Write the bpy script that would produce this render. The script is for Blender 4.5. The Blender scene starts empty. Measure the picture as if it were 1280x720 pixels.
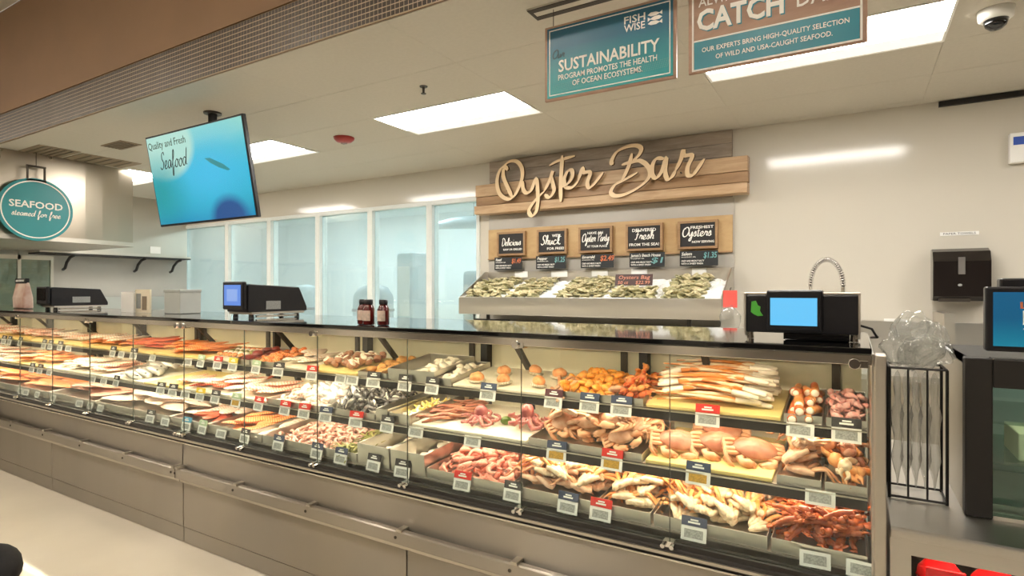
import bpy, math, random
from mathutils import Matrix, Vector, Euler

# ------------------------------------------------------------------ camera, light, exposure
SC = bpy.context.scene
COL = SC.collection
cam_data = bpy.data.cameras.new('camera')
cam_data.sensor_width = 36.0
cam_data.lens = 36.0 * 720.0 / 1280.0
cam_data.shift_y = 3.0 / 1280.0
cam_data.clip_start = 0.05
cam = bpy.data.objects.new('camera', cam_data)
cam.location = (0, 0, 1.5)
cam.rotation_euler = (math.radians(90), 0, math.radians(30.8))
COL.objects.link(cam)
SC.camera = cam

world = bpy.data.worlds.new('world')
SC.world = world
world.use_nodes = True
world.node_tree.nodes['Background'].inputs[0].default_value = (1.0, 0.94, 0.86, 1)
world.node_tree.nodes['Background'].inputs[1].default_value = 0.25
SC.view_settings.view_transform = 'Standard'
SC.view_settings.look = 'None'
SC.view_settings.exposure = 0.75
SC.view_settings.gamma = 1.0
SC.view_settings.use_curve_mapping = False

PREP_PANEL = 22.0        # strength of the troffers over the counter
SALES_PANEL = 95.0       # strength of the unseen lamps over the sales floor
LED = 20.0              # strength of the tubes inside the case
BACKROOM = 20.0          # strength of the lamps in the room behind the windows

R = random.Random(7)
PI = math.pi


# ------------------------------------------------------------------ helpers
def lin(c):
    return c / 12.92 if c <= 0.04045 else ((c + 0.055) / 1.055) ** 2.4


def rgb(h):
    h = h.lstrip('#')
    return tuple(lin(int(h[i:i + 2], 16) / 255) for i in (0, 2, 4)) + (1,)


class MB:
    """collects geometry for ONE mesh"""

    def __init__(s):
        s.v, s.f, s.m, s.cur = [], [], [], 0

    def mat(s, i):
        s.cur = i
        return s

    def add(s, vs, fs, M=None):
        o = len(s.v)
        if M is not None:
            vs = [tuple(M @ Vector(p)) for p in vs]
        s.v += [tuple(p) for p in vs]
        for f in fs:
            s.f.append(tuple(i + o for i in f))
            s.m.append(s.cur)
        return s

    def box(s, x0, x1, y0, y1, z0, z1, M=None):
        vs = [(x0, y0, z0), (x1, y0, z0), (x1, y1, z0), (x0, y1, z0), (x0, y0, z1), (x1, y0, z1), (x1, y1, z1), (x0, y1, z1)]
        return s.add(vs, [(0, 3, 2, 1), (4, 5, 6, 7), (0, 1, 5, 4), (1, 2, 6, 5), (2, 3, 7, 6), (3, 0, 4, 7)], M)

    def prism(s, pts, axis, a, b, M=None):
        """closed polygon pts extruded along axis from a to b"""
        def mk(p, t):
            return {'x': (t, p[0], p[1]), 'y': (p[0], t, p[1]), 'z': (p[0], p[1], t)}[axis]
        n = len(pts)
        vs = [mk(p, a) for p in pts] + [mk(p, b) for p in pts]
        fs = [tuple(range(n)), tuple(range(2 * n - 1, n - 1, -1))]
        fs += [(i, i + n, (i + 1) % n + n, (i + 1) % n) for i in range(n)]
        return s.add(vs, fs, M)

    def cyl(s, p, q, r, n=12, r2=None, M=None):
        return s.tube([p, q], [r, r if r2 is None else r2], n, M)

    def tube(s, pts, rad, n=8, M=None, flat=1.0):
        P = [Vector(p) for p in pts]
        k = len(P)
        if not hasattr(rad, '__len__'):
            rad = [rad] * k
        vs, fs = [], []
        prev = None
        for i in range(k):
            d = (P[min(i + 1, k - 1)] - P[max(i - 1, 0)]).normalized()
            if prev is None:
                up = Vector((0, 0, 1)) if abs(d.z) < 0.9 else Vector((0, 1, 0))
            else:
                up = prev
            a = d.cross(up)
            if a.length < 1e-5:
                a = d.cross(Vector((1, 0, 0)))
            a.normalize()
            b = a.cross(d).normalized()
            prev = b
            for j in range(n):
                t = 2 * PI * j / n
                vs.append(P[i] + a * (math.cos(t) * rad[i]) + b * (math.sin(t) * rad[i] * flat))
        for i in range(k - 1):
            for j in range(n):
                fs.append((i * n + j, i * n + (j + 1) % n, (i + 1) * n + (j + 1) % n, (i + 1) * n + j))
        fs.append(tuple(range(n - 1, -1, -1)))
        fs.append(tuple((k - 1) * n + j for j in range(n)))
        return s.add(vs, fs, M)

    def lathe(s, prof, n=16, c=(0, 0, 0), M=None):
        vs, fs = [], []
        for r, z in prof:
            for j in range(n):
                t = 2 * PI * j / n
                vs.append((c[0] + r * math.cos(t), c[1] + r * math.sin(t), c[2] + z))
        for i in range(len(prof) - 1):
            for j in range(n):
                fs.append((i * n + j, i * n + (j + 1) % n, (i + 1) * n + (j + 1) % n, (i + 1) * n + j))
        fs.append(tuple(range(n - 1, -1, -1)))
        fs.append(tuple((len(prof) - 1) * n + j for j in range(n)))
        return s.add(vs, fs, M)

    def ball(s, c, r, n=10, k=6, fn=None, M=None):
        vs, fs = [], []
        for i in range(k + 1):
            ph = -PI / 2 + PI * i / k
            cc = max(math.cos(ph), 0.02)
            for j in range(n):
                t = 2 * PI * j / n
                p = [cc * math.cos(t), cc * math.sin(t), math.sin(ph)]
                if fn:
                    p = fn(*p)
                vs.append((c[0] + p[0] * r[0], c[1] + p[1] * r[1], c[2] + p[2] * r[2]))
        for i in range(k):
            for j in range(n):
                fs.append((i * n + j, i * n + (j + 1) % n, (i + 1) * n + (j + 1) % n, (i + 1) * n + j))
        fs.append(tuple(range(n - 1, -1, -1)))
        fs.append(tuple(k * n + j for j in range(n)))
        return s.add(vs, fs, M)

    def disc(s, c, r, axis='y', th=0.01, n=32, M=None):
        pts = [(c[0] + r * math.cos(2 * PI * i / n), c[1] + r * math.sin(2 * PI * i / n)) for i in range(n)]
        return s.prism(pts, axis, c[2], c[2] + th, M)

    def mesh(s, name, mats, smooth=False):
        me = bpy.data.meshes.new(name)
        me.from_pydata(s.v, [], s.f)
        mats = mats if isinstance(mats, (list, tuple)) else [mats]
        for m in mats:
            me.materials.append(m)
        if len(mats) > 1:
            me.polygons.foreach_set('material_index', s.m)
        if smooth:
            me.polygons.foreach_set('use_smooth', [True] * len(me.polygons))
        me.update()
        return me

    def build(s, name, mats, parent=None, smooth=False, bevel=0.0, loc=None, rot=None):
        o = bpy.data.objects.new(name, s.mesh(name, mats, smooth))
        COL.objects.link(o)
        if parent:
            o.parent = parent
        if loc:
            o.location = loc
        if rot:
            o.rotation_euler = rot
        if bevel:
            b = o.modifiers.new('bevel', 'BEVEL')
            b.width = bevel
            b.segments = 2
            b.limit_method = 'ANGLE'
        return o


def tag(o, label=None, cat=None, group=None, kind=None):
    if label:
        o['label'] = label
    if cat:
        o['category'] = cat
    if group:
        o['group'] = group
    if kind:
        o['kind'] = kind
    return o


def empty(name, loc=(0, 0, 0), rot=(0, 0, 0), label=None, cat=None, group=None, kind=None):
    o = bpy.data.objects.new(name, None)
    o.empty_display_size = 0.05
    COL.objects.link(o)
    o.location = loc
    o.rotation_euler = rot
    return tag(o, label, cat, group, kind)


def bx(name, x0, x1, y0, y1, z0, z1, m, parent=None, bevel=0.0):
    return MB().box(x0, x1, y0, y1, z0, z1).build(name, m, parent, bevel=bevel)


def copy_tree(o, parent=None):
    c = o.copy()
    COL.objects.link(c)
    if parent:
        c.parent = parent
    for ch in o.children:
        copy_tree(ch, c)
    return c


# ------------------------------------------------------------------ materials
def new_mat(name):
    m = bpy.data.materials.new(name)
    m.use_nodes = True
    nt = m.node_tree
    return m, nt, nt.nodes['Principled BSDF']


def plain(name, col, rough=0.5, metal=0.0, coat=0.0, var=0.0, scale=8.0, bump=0.0, spec=0.5, col2=None, sss=0.0, stretch=(1, 1, 1)):
    m, nt, b = new_mat(name)
    c = rgb(col)
    b.inputs['Base Color'].default_value = c
    b.inputs['Roughness'].default_value = rough
    b.inputs['Metallic'].default_value = metal
    b.inputs['Coat Weight'].default_value = coat
    b.inputs['Specular IOR Level'].default_value = spec
    if sss:
        b.inputs['Subsurface Weight'].default_value = sss
        b.inputs['Subsurface Radius'].default_value = (0.02, 0.01, 0.006)
    if var or col2 or bump:
        tc = nt.nodes.new('ShaderNodeTexCoord')
        mp = nt.nodes.new('ShaderNodeMapping')
        mp.inputs['Scale'].default_value = stretch
        nz = nt.nodes.new('ShaderNodeTexNoise')
        nz.inputs['Scale'].default_value = scale
        nz.inputs['Detail'].default_value = 4
        nt.links.new(tc.outputs['Object'], mp.inputs[0])
        nt.links.new(mp.outputs[0], nz.inputs['Vector'])
        if var or col2:
            rp = nt.nodes.new('ShaderNodeValToRGB')
            rp.color_ramp.elements[0].position = 0.35
            rp.color_ramp.elements[1].position = 0.65
            d = rgb(col2) if col2 else tuple(min(1, x * (1 + var)) for x in c[:3]) + (1,)
            rp.color_ramp.elements[0].color = c if col2 else tuple(x * (1 - var) for x in c[:3]) + (1,)
            rp.color_ramp.elements[1].color = d
            nt.links.new(nz.outputs[0], rp.inputs[0])
            nt.links.new(rp.outputs[0], b.inputs['Base Color'])
        if bump:
            bp = nt.nodes.new('ShaderNodeBump')
            bp.inputs['Strength'].default_value = bump
            bp.inputs['Distance'].default_value = 0.01
            nt.links.new(nz.outputs[0], bp.inputs['Height'])
            nt.links.new(bp.outputs[0], b.inputs['Normal'])
    return m


def brushed(name, col, rough=0.28, sc=(1.2, 1.2, 260), strength=0.12, aniso=0.0):
    m, nt, b = new_mat(name)
    b.inputs['Base Color'].default_value = rgb(col)
    b.inputs['Metallic'].default_value = 1.0
    b.inputs['Roughness'].default_value = rough
    tc = nt.nodes.new('ShaderNodeTexCoord')
    mp = nt.nodes.new('ShaderNodeMapping')
    mp.inputs['Scale'].default_value = sc
    nz = nt.nodes.new('ShaderNodeTexNoise')
    nz.inputs['Scale'].default_value = 1.0
    nz.inputs['Detail'].default_value = 2
    bp = nt.nodes.new('ShaderNodeBump')
    bp.inputs['Strength'].default_value = strength
    bp.inputs['Distance'].default_value = 0.004
    if aniso:
        cx = nt.nodes.new('ShaderNodeCombineXYZ')
        cx.inputs[0].default_value = 1.0
        nt.links.new(cx.outputs[0], b.inputs['Tangent'])
        b.inputs['Anisotropic'].default_value = aniso
        b.inputs['Anisotropic Rotation'].default_value = 0.25
    n2 = nt.nodes.new('ShaderNodeTexNoise')
    n2.inputs['Scale'].default_value = 1.6
    n2.inputs['Detail'].default_value = 3
    m2 = nt.nodes.new('ShaderNodeMapping')
    m2.inputs['Scale'].default_value = (2.5, 1, 0.25) if aniso else (1, 1, 1)
    mr = nt.nodes.new('ShaderNodeMapRange')
    mr.inputs['To Min'].default_value = rough * 0.75
    mr.inputs['To Max'].default_value = rough * 1.3
    L = nt.links.new
    L(tc.outputs['Object'], mp.inputs[0])
    L(mp.outputs[0], nz.inputs['Vector'])
    L(tc.outputs['Object'], m2.inputs[0])
    L(m2.outputs[0], n2.inputs['Vector'])
    L(nz.outputs[0], bp.inputs['Height'])
    L(bp.outputs[0], b.inputs['Normal'])
    L(n2.outputs[0], mr.inputs['Value'])
    L(mr.outputs[0], b.inputs['Roughness'])
    return m


def emit(name, col, s, base=0.8):
    m, nt, b = new_mat(name)
    b.inputs['Base Color'].default_value = (base, base, base, 1)
    b.inputs['Emission Color'].default_value = rgb(col)
    b.inputs['Emission Strength'].default_value = s
    return m


def thin_glass(name, tint='ffffff', refl=0.06, rough=0.02, haze=0.0, hazecol='d8ecec'):
    m = bpy.data.materials.new(name)
    m.use_nodes = True
    nt = m.node_tree
    nt.nodes.remove(nt.nodes['Principled BSDF'])
    out = nt.nodes['Material Output']
    tr = nt.nodes.new('ShaderNodeBsdfTransparent')
    tr.inputs[0].default_value = rgb(tint)
    gl = nt.nodes.new('ShaderNodeBsdfGlossy')
    gl.inputs['Roughness'].default_value = rough
    fr = nt.nodes.new('ShaderNodeLayerWeight')
    fr.inputs['Blend'].default_value = 0.5
    pw = nt.nodes.new('ShaderNodeMath')
    pw.operation = 'POWER'
    pw.inputs[1].default_value = 5.0
    ad = nt.nodes.new('ShaderNodeMath')
    ad.operation = 'MULTIPLY_ADD'
    ad.inputs[1].default_value = 0.8
    ad.inputs[2].default_value = refl * 0.7
    mx = nt.nodes.new('ShaderNodeMixShader')
    L = nt.links.new
    L(fr.outputs['Facing'], pw.inputs[0])
    L(pw.outputs[0], ad.inputs[0])
    L(ad.outputs[0], mx.inputs[0])
    src = tr
    if haze:
        df = nt.nodes.new('ShaderNodeBsdfTranslucent')
        df.inputs[0].default_value = rgb(hazecol)
        d2 = nt.nodes.new('ShaderNodeBsdfDiffuse')
        d2.inputs[0].default_value = rgb(hazecol)
        dm = nt.nodes.new('ShaderNodeMixShader')
        dm.inputs[0].default_value = 0.4
        L(df.outputs[0], dm.inputs[1])
        L(d2.outputs[0], dm.inputs[2])
        hm = nt.nodes.new('ShaderNodeMixShader')
        hm.inputs[0].default_value = haze
        L(tr.outputs[0], hm.inputs[1])
        L(dm.outputs[0], hm.inputs[2])
        src = hm
    L(src.outputs[0], mx.inputs[1])
    L(gl.outputs[0], mx.inputs[2])
    L(mx.outputs[0], out.inputs[0])
    return m


def wood(name, c1, c2, sc=(1.5, 12, 14), rough=0.5):
    m, nt, b = new_mat(name)
    b.inputs['Roughness'].default_value = rough
    tc = nt.nodes.new('ShaderNodeTexCoord')
    mp = nt.nodes.new('ShaderNodeMapping')
    mp.inputs['Scale'].default_value = sc
    nz = nt.nodes.new('ShaderNodeTexNoise')
    nz.inputs['Scale'].default_value = 1.6
    nz.inputs['Detail'].default_value = 7
    nz.inputs['Roughness'].default_value = 0.65
    nz.inputs['Distortion'].default_value = 0.6
    rp = nt.nodes.new('ShaderNodeValToRGB')
    rp.color_ramp.elements[0].position = 0.32
    rp.color_ramp.elements[0].color = rgb(c1)
    rp.color_ramp.elements[1].position = 0.68
    rp.color_ramp.elements[1].color = rgb(c2)
    bp = nt.nodes.new('ShaderNodeBump')
    bp.inputs['Strength'].default_value = 0.15
    L = nt.links.new
    L(tc.outputs['Object'], mp.inputs[0])
    L(mp.outputs[0], nz.inputs['Vector'])
    L(nz.outputs[0], rp.inputs[0])
    L(rp.outputs[0], b.inputs['Base Color'])
    L(nz.outputs[0], bp.inputs['Height'])
    L(bp.outputs[0], b.inputs['Normal'])
    return m


def striped(name, c1, c2, scale=60, rough=0.35, dist=2.0, axis='X', lo=0.35, hi=0.7):
    """meat with pale fat lines"""
    m, nt, b = new_mat(name)
    b.inputs['Roughness'].default_value = rough
    b.inputs['Subsurface Weight'].default_value = 0.0
    tc = nt.nodes.new('ShaderNodeTexCoord')
    wv = nt.nodes.new('ShaderNodeTexWave')
    wv.bands_direction = axis
    wv.inputs['Scale'].default_value = scale
    wv.inputs['Distortion'].default_value = dist
    wv.inputs['Detail'].default_value = 2
    rp = nt.nodes.new('ShaderNodeValToRGB')
    rp.color_ramp.elements[0].position = lo
    rp.color_ramp.elements[1].position = hi
    rp.color_ramp.elements[0].color = rgb(c1)
    rp.color_ramp.elements[1].color = rgb(c2)
    nt.links.new(tc.outputs['Object'], wv.inputs['Vector'])
    nt.links.new(wv.outputs[0], rp.inputs[0])
    nt.links.new(rp.outputs[0], b.inputs['Base Color'])
    return m


def gradient_print(name, stops, axis=2, rough=0.35, emission=0.0, blob=None):
    """flat print: colour ramp over the object's own height; optional round spots [(x,z,rx,rz,col,soft)]"""
    m, nt, b = new_mat(name)
    L = nt.links.new
    tc = nt.nodes.new('ShaderNodeTexCoord')
    sp = nt.nodes.new('ShaderNodeSeparateXYZ')
    L(tc.outputs['Generated'], sp.inputs[0])
    nz = nt.nodes.new('ShaderNodeTexNoise')
    nz.inputs['Scale'].default_value = 2.5
    L(tc.outputs['Generated'], nz.inputs['Vector'])
    ad = nt.nodes.new('ShaderNodeMath')
    ad.operation = 'MULTIPLY_ADD'
    ad.inputs[1].default_value = 0.25 if blob else 0.0
    L(nz.outputs[0], ad.inputs[0])
    L(sp.outputs[axis], ad.inputs[2])
    rp = nt.nodes.new('ShaderNodeValToRGB')
    while len(rp.color_ramp.elements) < len(stops):
        rp.color_ramp.elements.new(0.5)
    for e, (p, c) in zip(rp.color_ramp.elements, stops):
        e.position = p
        e.color = rgb(c)
    L(ad.outputs[0], rp.inputs[0])
    cur = rp.outputs[0]
    for (x, z, rx, rz, c, soft) in (blob or []):
        mp = nt.nodes.new('ShaderNodeMapping')
        mp.inputs['Location'].default_value = (-x / rx, 0, -z / rz)
        mp.inputs['Scale'].default_value = (1 / rx, 0, 1 / rz)
        L(tc.outputs['Generated'], mp.inputs[0])
        ln = nt.nodes.new('ShaderNodeVectorMath')
        ln.operation = 'LENGTH'
        L(mp.outputs[0], ln.inputs[0])
        mr = nt.nodes.new('ShaderNodeMapRange')
        mr.inputs['From Min'].default_value = 1 + soft
        mr.inputs['From Max'].default_value = 1 - soft
        L(ln.outputs['Value'], mr.inputs['Value'])
        mx = nt.nodes.new('ShaderNodeMix')
        mx.data_type = 'RGBA'
        L(mr.outputs[0], mx.inputs[0])
        L(cur, mx.inputs[6])
        mx.inputs[7].default_value = rgb(c)
        cur = mx.outputs[2]
    b.inputs['Roughness'].default_value = rough
    if emission:
        b.inputs['Base Color'].default_value = (0.01, 0.01, 0.01, 1)
        L(cur, b.inputs['Emission Color'])
        b.inputs['Emission Strength'].default_value = emission
    else:
        L(cur, b.inputs['Base Color'])
    return m


M = {}
M['steel'] = brushed('brushed_steel', 'c9c5be', 0.34)
M['steel_front'] = brushed('brushed_front_steel', 'aaa398', 0.37, strength=0.0, aniso=1.0)
M['steel_soft'] = brushed('satin_steel', 'c9c3b8', 0.4, (20, 20, 20), 0.04)
M['steel_bright'] = plain('polished_steel', 'dcd8d0', 0.18, 1.0)
M['steel_pan'] = plain('pan_steel', 'd0ccc4', 0.3, 1.0, var=0.05, scale=6)
M['black'] = plain('black_plastic', '17161a', 0.35, var=0.15, scale=30)
M['black_gloss'] = plain('black_glass', '0b0c0e', 0.06, coat=0.3)
M['black_metal'] = plain('black_painted_metal', '1d1a18', 0.45, bump=0.05, scale=60)
M['rubber'] = plain('dark_rubber', '2b2826', 0.5, var=0.1)
M['white'] = plain('white_plastic', 'ecebe6', 0.4, var=0.02)
M['card'] = plain('white_card', 'e9e8e4', 0.55, var=0.02)
M['print_grey'] = plain('grey_print', '9fa09c', 0.6, var=0.25, scale=220)
M['print_gold'] = plain('gold_print', 'b48a2c', 0.6, var=0.25, scale=220)
M['red_card'] = plain('red_card', 'd3322a', 0.45, var=0.05)
M['navy_card'] = plain('navy_card', '3d4760', 0.45, var=0.08)
M['dark_card'] = plain('dark_card', '3a3636', 0.45, var=0.08)
M['yellow_card'] = plain('yellow_card', 'e2c027', 0.45, var=0.05)
M['maroon_card'] = plain('maroon_card', '5a2f38', 0.45, var=0.08)
M['green_card'] = plain('green_card', 'a9bf9c', 0.45, var=0.08)
M['blue_card'] = plain('blue_card', '4fa6cf', 0.45, var=0.08)
M['wall'] = plain('wall_white_panel', 'cbc5b8', 0.12, bump=0.05, scale=2, stretch=(22, 1, 1.5), spec=0.4)
M['wall_plain'] = plain('painted_wall', 'c4b9a4', 0.6, var=0.03, scale=3)
M['wall_grey'] = plain('grey_wall', 'b0aba2', 0.45, var=0.04, scale=3)
M['ceiling'] = plain('ceiling_panel', 'c3bdb0', 0.75, var=0.02, scale=40, bump=0.03)
M['ceiling_backing'] = plain('ceiling_backing', 'b3ad9f', 0.9, var=0.02)
M['added_pillar'] = plain('added_pillar_paint', 'e6e0d4', 0.5, var=0.03, scale=3)
M['brown'] = plain('brown_paint', '7d6146', 0.7, var=0.04, scale=2)
M['tan_wall'] = plain('tan_paint', '4a4036', 0.8, var=0.05, scale=2)
M['grille'] = plain('dark_mosaic_tile', '33281f', 0.35, var=0.2, scale=40)
M['grout'] = plain('pale_grout', 'b09f88', 0.8, var=0.05)
M['floor'] = plain('polished_floor', 'd8d0c0', 0.08, var=0.05, scale=1.2, spec=0.5)
M['troffer'] = emit('troffer_diffuser', 'fffaf2', PREP_PANEL)
M['troffer_dim'] = emit('troffer_rear_diffuser', 'fff8ee', 0.42)
M['sales_lamp'] = emit('sales_lamp_diffuser', 'fff4e4', SALES_PANEL)
M['led'] = emit('case_led', 'ffecd0', LED)
M['back_lamp'] = emit('backroom_lamp', 'f8fdff', BACKROOM)
M['glass'] = thin_glass('case_glass', 'fbfffd', 0.05, 0.01)
M['pane'] = thin_glass('window_glass', 'eff8f8', 0.10, 0.04, haze=0.25, hazecol='e2ecec')
M['green_glass'] = thin_glass('green_glass', 'e6f3ee', 0.10, 0.02)
M['poly'] = thin_glass('clear_plastic', 'f6f6f4', 0.13, 0.10, haze=0.16, hazecol='eeeeea')
M['frame_white'] = plain('white_window_frame', 'd9dcd8', 0.35, var=0.02)
M['back_white'] = plain('backroom_panel', 'e0e9e9', 0.4, var=0.04, scale=1)
M['grey_machine'] = plain('grey_machine', '7d9297', 0.5, var=0.1, scale=3)
M['wood_light'] = wood('light_oak', 'ab8a66', 'caac88')
M['wood_mid'] = wood('mid_oak', '91704e', 'ad8a64')  # oak a step darker than the light oak
M['wood_grey'] = wood('weathered_wood', '8a7d70', 'b3a595', (1.2, 10, 10), 0.7)
M['wood_board'] = wood('golden_board', 'b08f62', 'c6a87a', (2, 6, 4))
M['letter'] = plain('cream_letter', 'e6caa2', 0.5, var=0.03)
M['letter_side'] = plain('brown_letter_side', '6d5036', 0.6, var=0.05)
M['chalk'] = plain('chalkboard', '252322', 0.6, var=0.12, scale=12)
M['slate'] = plain('dark_price_card', '25282b', 0.5, var=0.12, scale=12)
M['ink_white'] = plain('white_lettering', 'f1efe8', 0.6)
M['ink_teal'] = plain('teal_lettering', '6fa6a8', 0.6)
M['ink_orange'] = plain('orange_lettering', 'cf7246', 0.6)
M['ink_dark'] = plain('dark_lettering', '14424c', 0.6)
M['ink_black'] = plain('black_lettering', '22272a', 0.6)
M['teal'] = plain('teal_sign', '14868c', 0.35, var=0.04, scale=3)
M['sign_blue'] = gradient_print('teal_sign_print', [(0.0, '0e9a9f'), (0.45, '0b7f8e'), (0.7, '0a5f7c'), (1.0, '0a5a76')])
M['sign_wood'] = wood('sign_printed_wood', '8f6f5c', 'b2907a', (1.5, 10, 6))
M['sign_teal'] = plain('sign_teal_band', '117f93', 0.35, var=0.04)
M['bracket'] = plain('bracket_metal', '4a443d', 0.4, 0.6, var=0.1)
M['case_back'] = plain('case_back_panel', 'cfc8ac', 0.4, var=0.06, scale=4)
M['case_in'] = plain('case_liner', 'd6cfba', 0.35, var=0.04, scale=4)
M['shelf_edge'] = plain('black_shelf_edge', '1b1716', 0.4, var=0.1)
M['board_yellow'] = plain('yellow_board', 'ecd58b', 0.4, var=0.05, scale=10)
M['board_white'] = plain('white_board', 'f1e8d2', 0.4, var=0.04, scale=10)
M['red'] = plain('red_package', 'c8181a', 0.25, var=0.15, scale=14, coat=0.4)
M['chrome'] = plain('chrome', 'd8d6d2', 0.12, 1.0)

# food
M['salmon'] = striped('salmon_meat', 'ee7f3e', 'f7b27a', 26, 0.3, 3.0)
M['salmon_red'] = striped('red_fish_meat', 'd4492c', 'e98561', 26, 0.3, 3.0)
M['white_fish'] = striped('white_fish_meat', 'eecfb8', 'f7ece0', 18, 0.3, 4.0)
M['pink_fish'] = striped('pink_fish_meat', 'e59c80', 'f3cfbb', 18, 0.3, 4.0)
M['tuna'] = plain('dark_red_meat', '8c3026', 0.3, var=0.2, scale=30)
M['silver_skin'] = plain('silver_fish_skin', '8f8c84', 0.25, 0.3, col2='d8d3c8', scale=9)
M['fin'] = plain('fish_fin', '77706a', 0.4, var=0.2)
M['eye'] = plain('fish_eye', '0d0d0f', 0.1)
M['shrimp_pink'] = striped('pink_shrimp', 'f0a890', 'f9d8c8', 70, 0.28, 1.0)
M['shrimp_red'] = striped('red_shrimp', 'e27a62', 'f4b8a2', 70, 0.28, 1.0)
M['shrimp_pale'] = striped('pale_shrimp', 'f0c8b4', 'f8e8dc', 70, 0.28, 1.0)
M['pink_meat'] = plain('pink_meat', 'f8cfc6', 0.3, col2='ec9c94', scale=40)
M['white_meat'] = plain('white_shellfish_meat', 'f4ead9', 0.3, var=0.05, scale=30)
M['orange_meat'] = plain('orange_meat', 'e88a2c', 0.3, col2='f3b04e', scale=40)
M['crumb'] = plain('golden_crumb', 'c98a45', 0.6, col2='e3b06a', scale=60, bump=0.3)
M['bacon'] = striped('bacon_wrap', '8a4a32', 'cf9f7c', 45, 0.35, 2.0, 'Z')
M['crab_shell'] = plain('crab_shell', 'b0664a', 0.38, col2='d29a7a', scale=16, bump=0.25)
M['crab_leg'] = plain('crab_leg', 'c98052', 0.35, col2='e6b48a', scale=22)
M['crab_orange'] = plain('orange_crab_shell', 'e08038', 0.32, col2='f0b070', scale=22)
M['crab_red'] = plain('red_crab_shell', 'd8552c', 0.32, col2='ee9a5e', scale=22)
M['crab_cream'] = plain('cream_crab_shell', 'e6bf8a', 0.35, col2='f2dab4', scale=22)
M['king'] = striped('king_crab_limb', 'e08a40', 'f4dcb8', 16, 0.3, 2.0, 'Y', 0.3, 0.75)
M['crab_pale'] = plain('pale_crab_shell', 'd09a78', 0.38, col2='e8c4a4', scale=30, bump=0.25)
M['crab_tip'] = plain('pale_crab_tip', 'd6b48c', 0.4, col2='efdcbc', scale=45, bump=0.3)
M['lobster'] = plain('crawfish_shell', 'a04426', 0.25, col2='d87440', scale=30)
M['octopus'] = plain('octopus_skin', '94464a', 0.28, col2='bd7468', scale=24, bump=0.15)
M['sucker'] = plain('octopus_sucker', 'd9a695', 0.35, var=0.08, scale=40)
M['squid_yellow'] = plain('yellow_strip', 'f2d87c', 0.35, var=0.1, scale=30)
M['mussel'] = plain('mussel_shell', '2e2a2c', 0.25, col2='86807a', scale=18)
M['mussel_in'] = plain('mussel_inside', 'd9cfc0', 0.3, var=0.1, scale=30)
M['clam'] = striped('clam_shell', 'b8a98c', 'e6dcc6', 40, 0.4, 2.0, 'Y')
M['oyster_a'] = plain('oyster_shell', 'a59a70', 0.5, col2='ddd2ab', scale=26, bump=0.4)
M['oyster_b'] = plain('oyster_shell_dark', '80805c', 0.5, col2='c2b98e', scale=26, bump=0.4)
M['ice'] = plain('crushed_ice', 'eef0ee', 0.25, var=0.04, scale=40, bump=0.4)
M['seaweed'] = plain('green_kelp', '6f7434', 0.4, col2='a09a58', scale=20)
M['stuffing'] = plain('clam_stuffing', 'e08a52', 0.5, col2='f0b57c', scale=50, bump=0.2)
M['octopus_light'] = plain('octopus_leg_skin', '97503c', 0.3, col2='c08468', scale=24)
M['pepper'] = plain('yellow_green_skin', 'b9c41c', 0.35, var=0.15, scale=20)
M['maroon_dark'] = plain('dark_red_card', '3a1f1b', 0.5, var=0.15, scale=14)
M['ink_pale_red'] = plain('pale_red_lettering', 'd98d72', 0.6)
M['red_soft'] = plain('red_card_header', 'd0554e', 0.4, var=0.1)
M['slot_dark'] = plain('slot_shadow_metal', '2a211a', 0.5, var=0.1)
M['vent_tan'] = plain('tan_vent', '8c7c66', 0.6, var=0.05)
M['vent_dark'] = plain('vent_louver', '6f6352', 0.6, var=0.05)
M['steel_hood'] = brushed('hood_steel', 'b3a999', 0.30, (60, 60, 2), 0.05)
M['tv_screen'] = gradient_print('tv_picture', [(0.10, '0a86b4'), (0.35, '12a4bd'), (0.6, '30b6d2'), (0.85, '5cc0c4'), (1.1, '8ad0c8')], 2, 0.25, 0.60,
                                [(0.62, 0.50, 0.34, 0.34, '3dbbe4', 0.8), (0.18, 0.86, 0.32, 0.36, 'aedcd0', 0.10), (0.76, 0.0, 0.17, 0.22, '14508e', 0.25), (0.05, 0.35, 0.22, 0.30, '0d9aa4', 0.7)])
M['tv_fish'] = emit('tv_fish_shadow', '1f9fa6', 0.42, 0.02)
M['ink_grey'] = plain('grey_lettering', '56685f', 0.6)
M['alarm_red'] = plain('alarm_red', '9c2420', 0.35, var=0.05)
M['screen_blue'] = emit('scale_screen_blue', '5f8fe6', 0.55, 0.02)
M['screen_pale'] = emit('scale_screen_window', '8fb0ee', 0.55, 0.02)
M['screen_cyan'] = emit('scale_screen_cyan', '62c2f4', 0.62, 0.02)
M['monitor_blue'] = gradient_print('monitor_picture', [(0.0, '1c93b0'), (0.5, '136a94'), (1.0, '1a6c98')], 2, 0.2, 0.42)
M['leaf_green'] = plain('green_leaf_mark', '4fae3c', 0.5)
M['pouch'] = plain('pale_pouch', 'd9c9bb', 0.3, col2='b98d7c', scale=7)
M['grey_box'] = plain('light_grey_box', 'b9bdb8', 0.5, var=0.03)
M['black_gloss_soft'] = plain('smoked_plastic', '1b1614', 0.18, var=0.1, coat=0.4)
M['smoke_grey'] = plain('smoky_window', '6a6662', 0.2, var=0.1)
M['blue_mark'] = plain('blue_mark', '2c4fa8', 0.5)
M['black_cloth'] = plain('black_cloth', '15141a', 0.8, var=0.2, scale=40)
M['lime'] = plain('lime_skin', '5c7427', 0.35, var=0.2, scale=30)
M['paper'] = plain('cream_paper', 'efe3c9', 0.6, var=0.03)
M['sauce'] = plain('red_sauce', '5c1512', 0.12, var=0.2, scale=10, coat=0.5)
M['label_paper'] = plain('bottle_label', 'd9c3b4', 0.5, var=0.15, scale=60)

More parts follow.
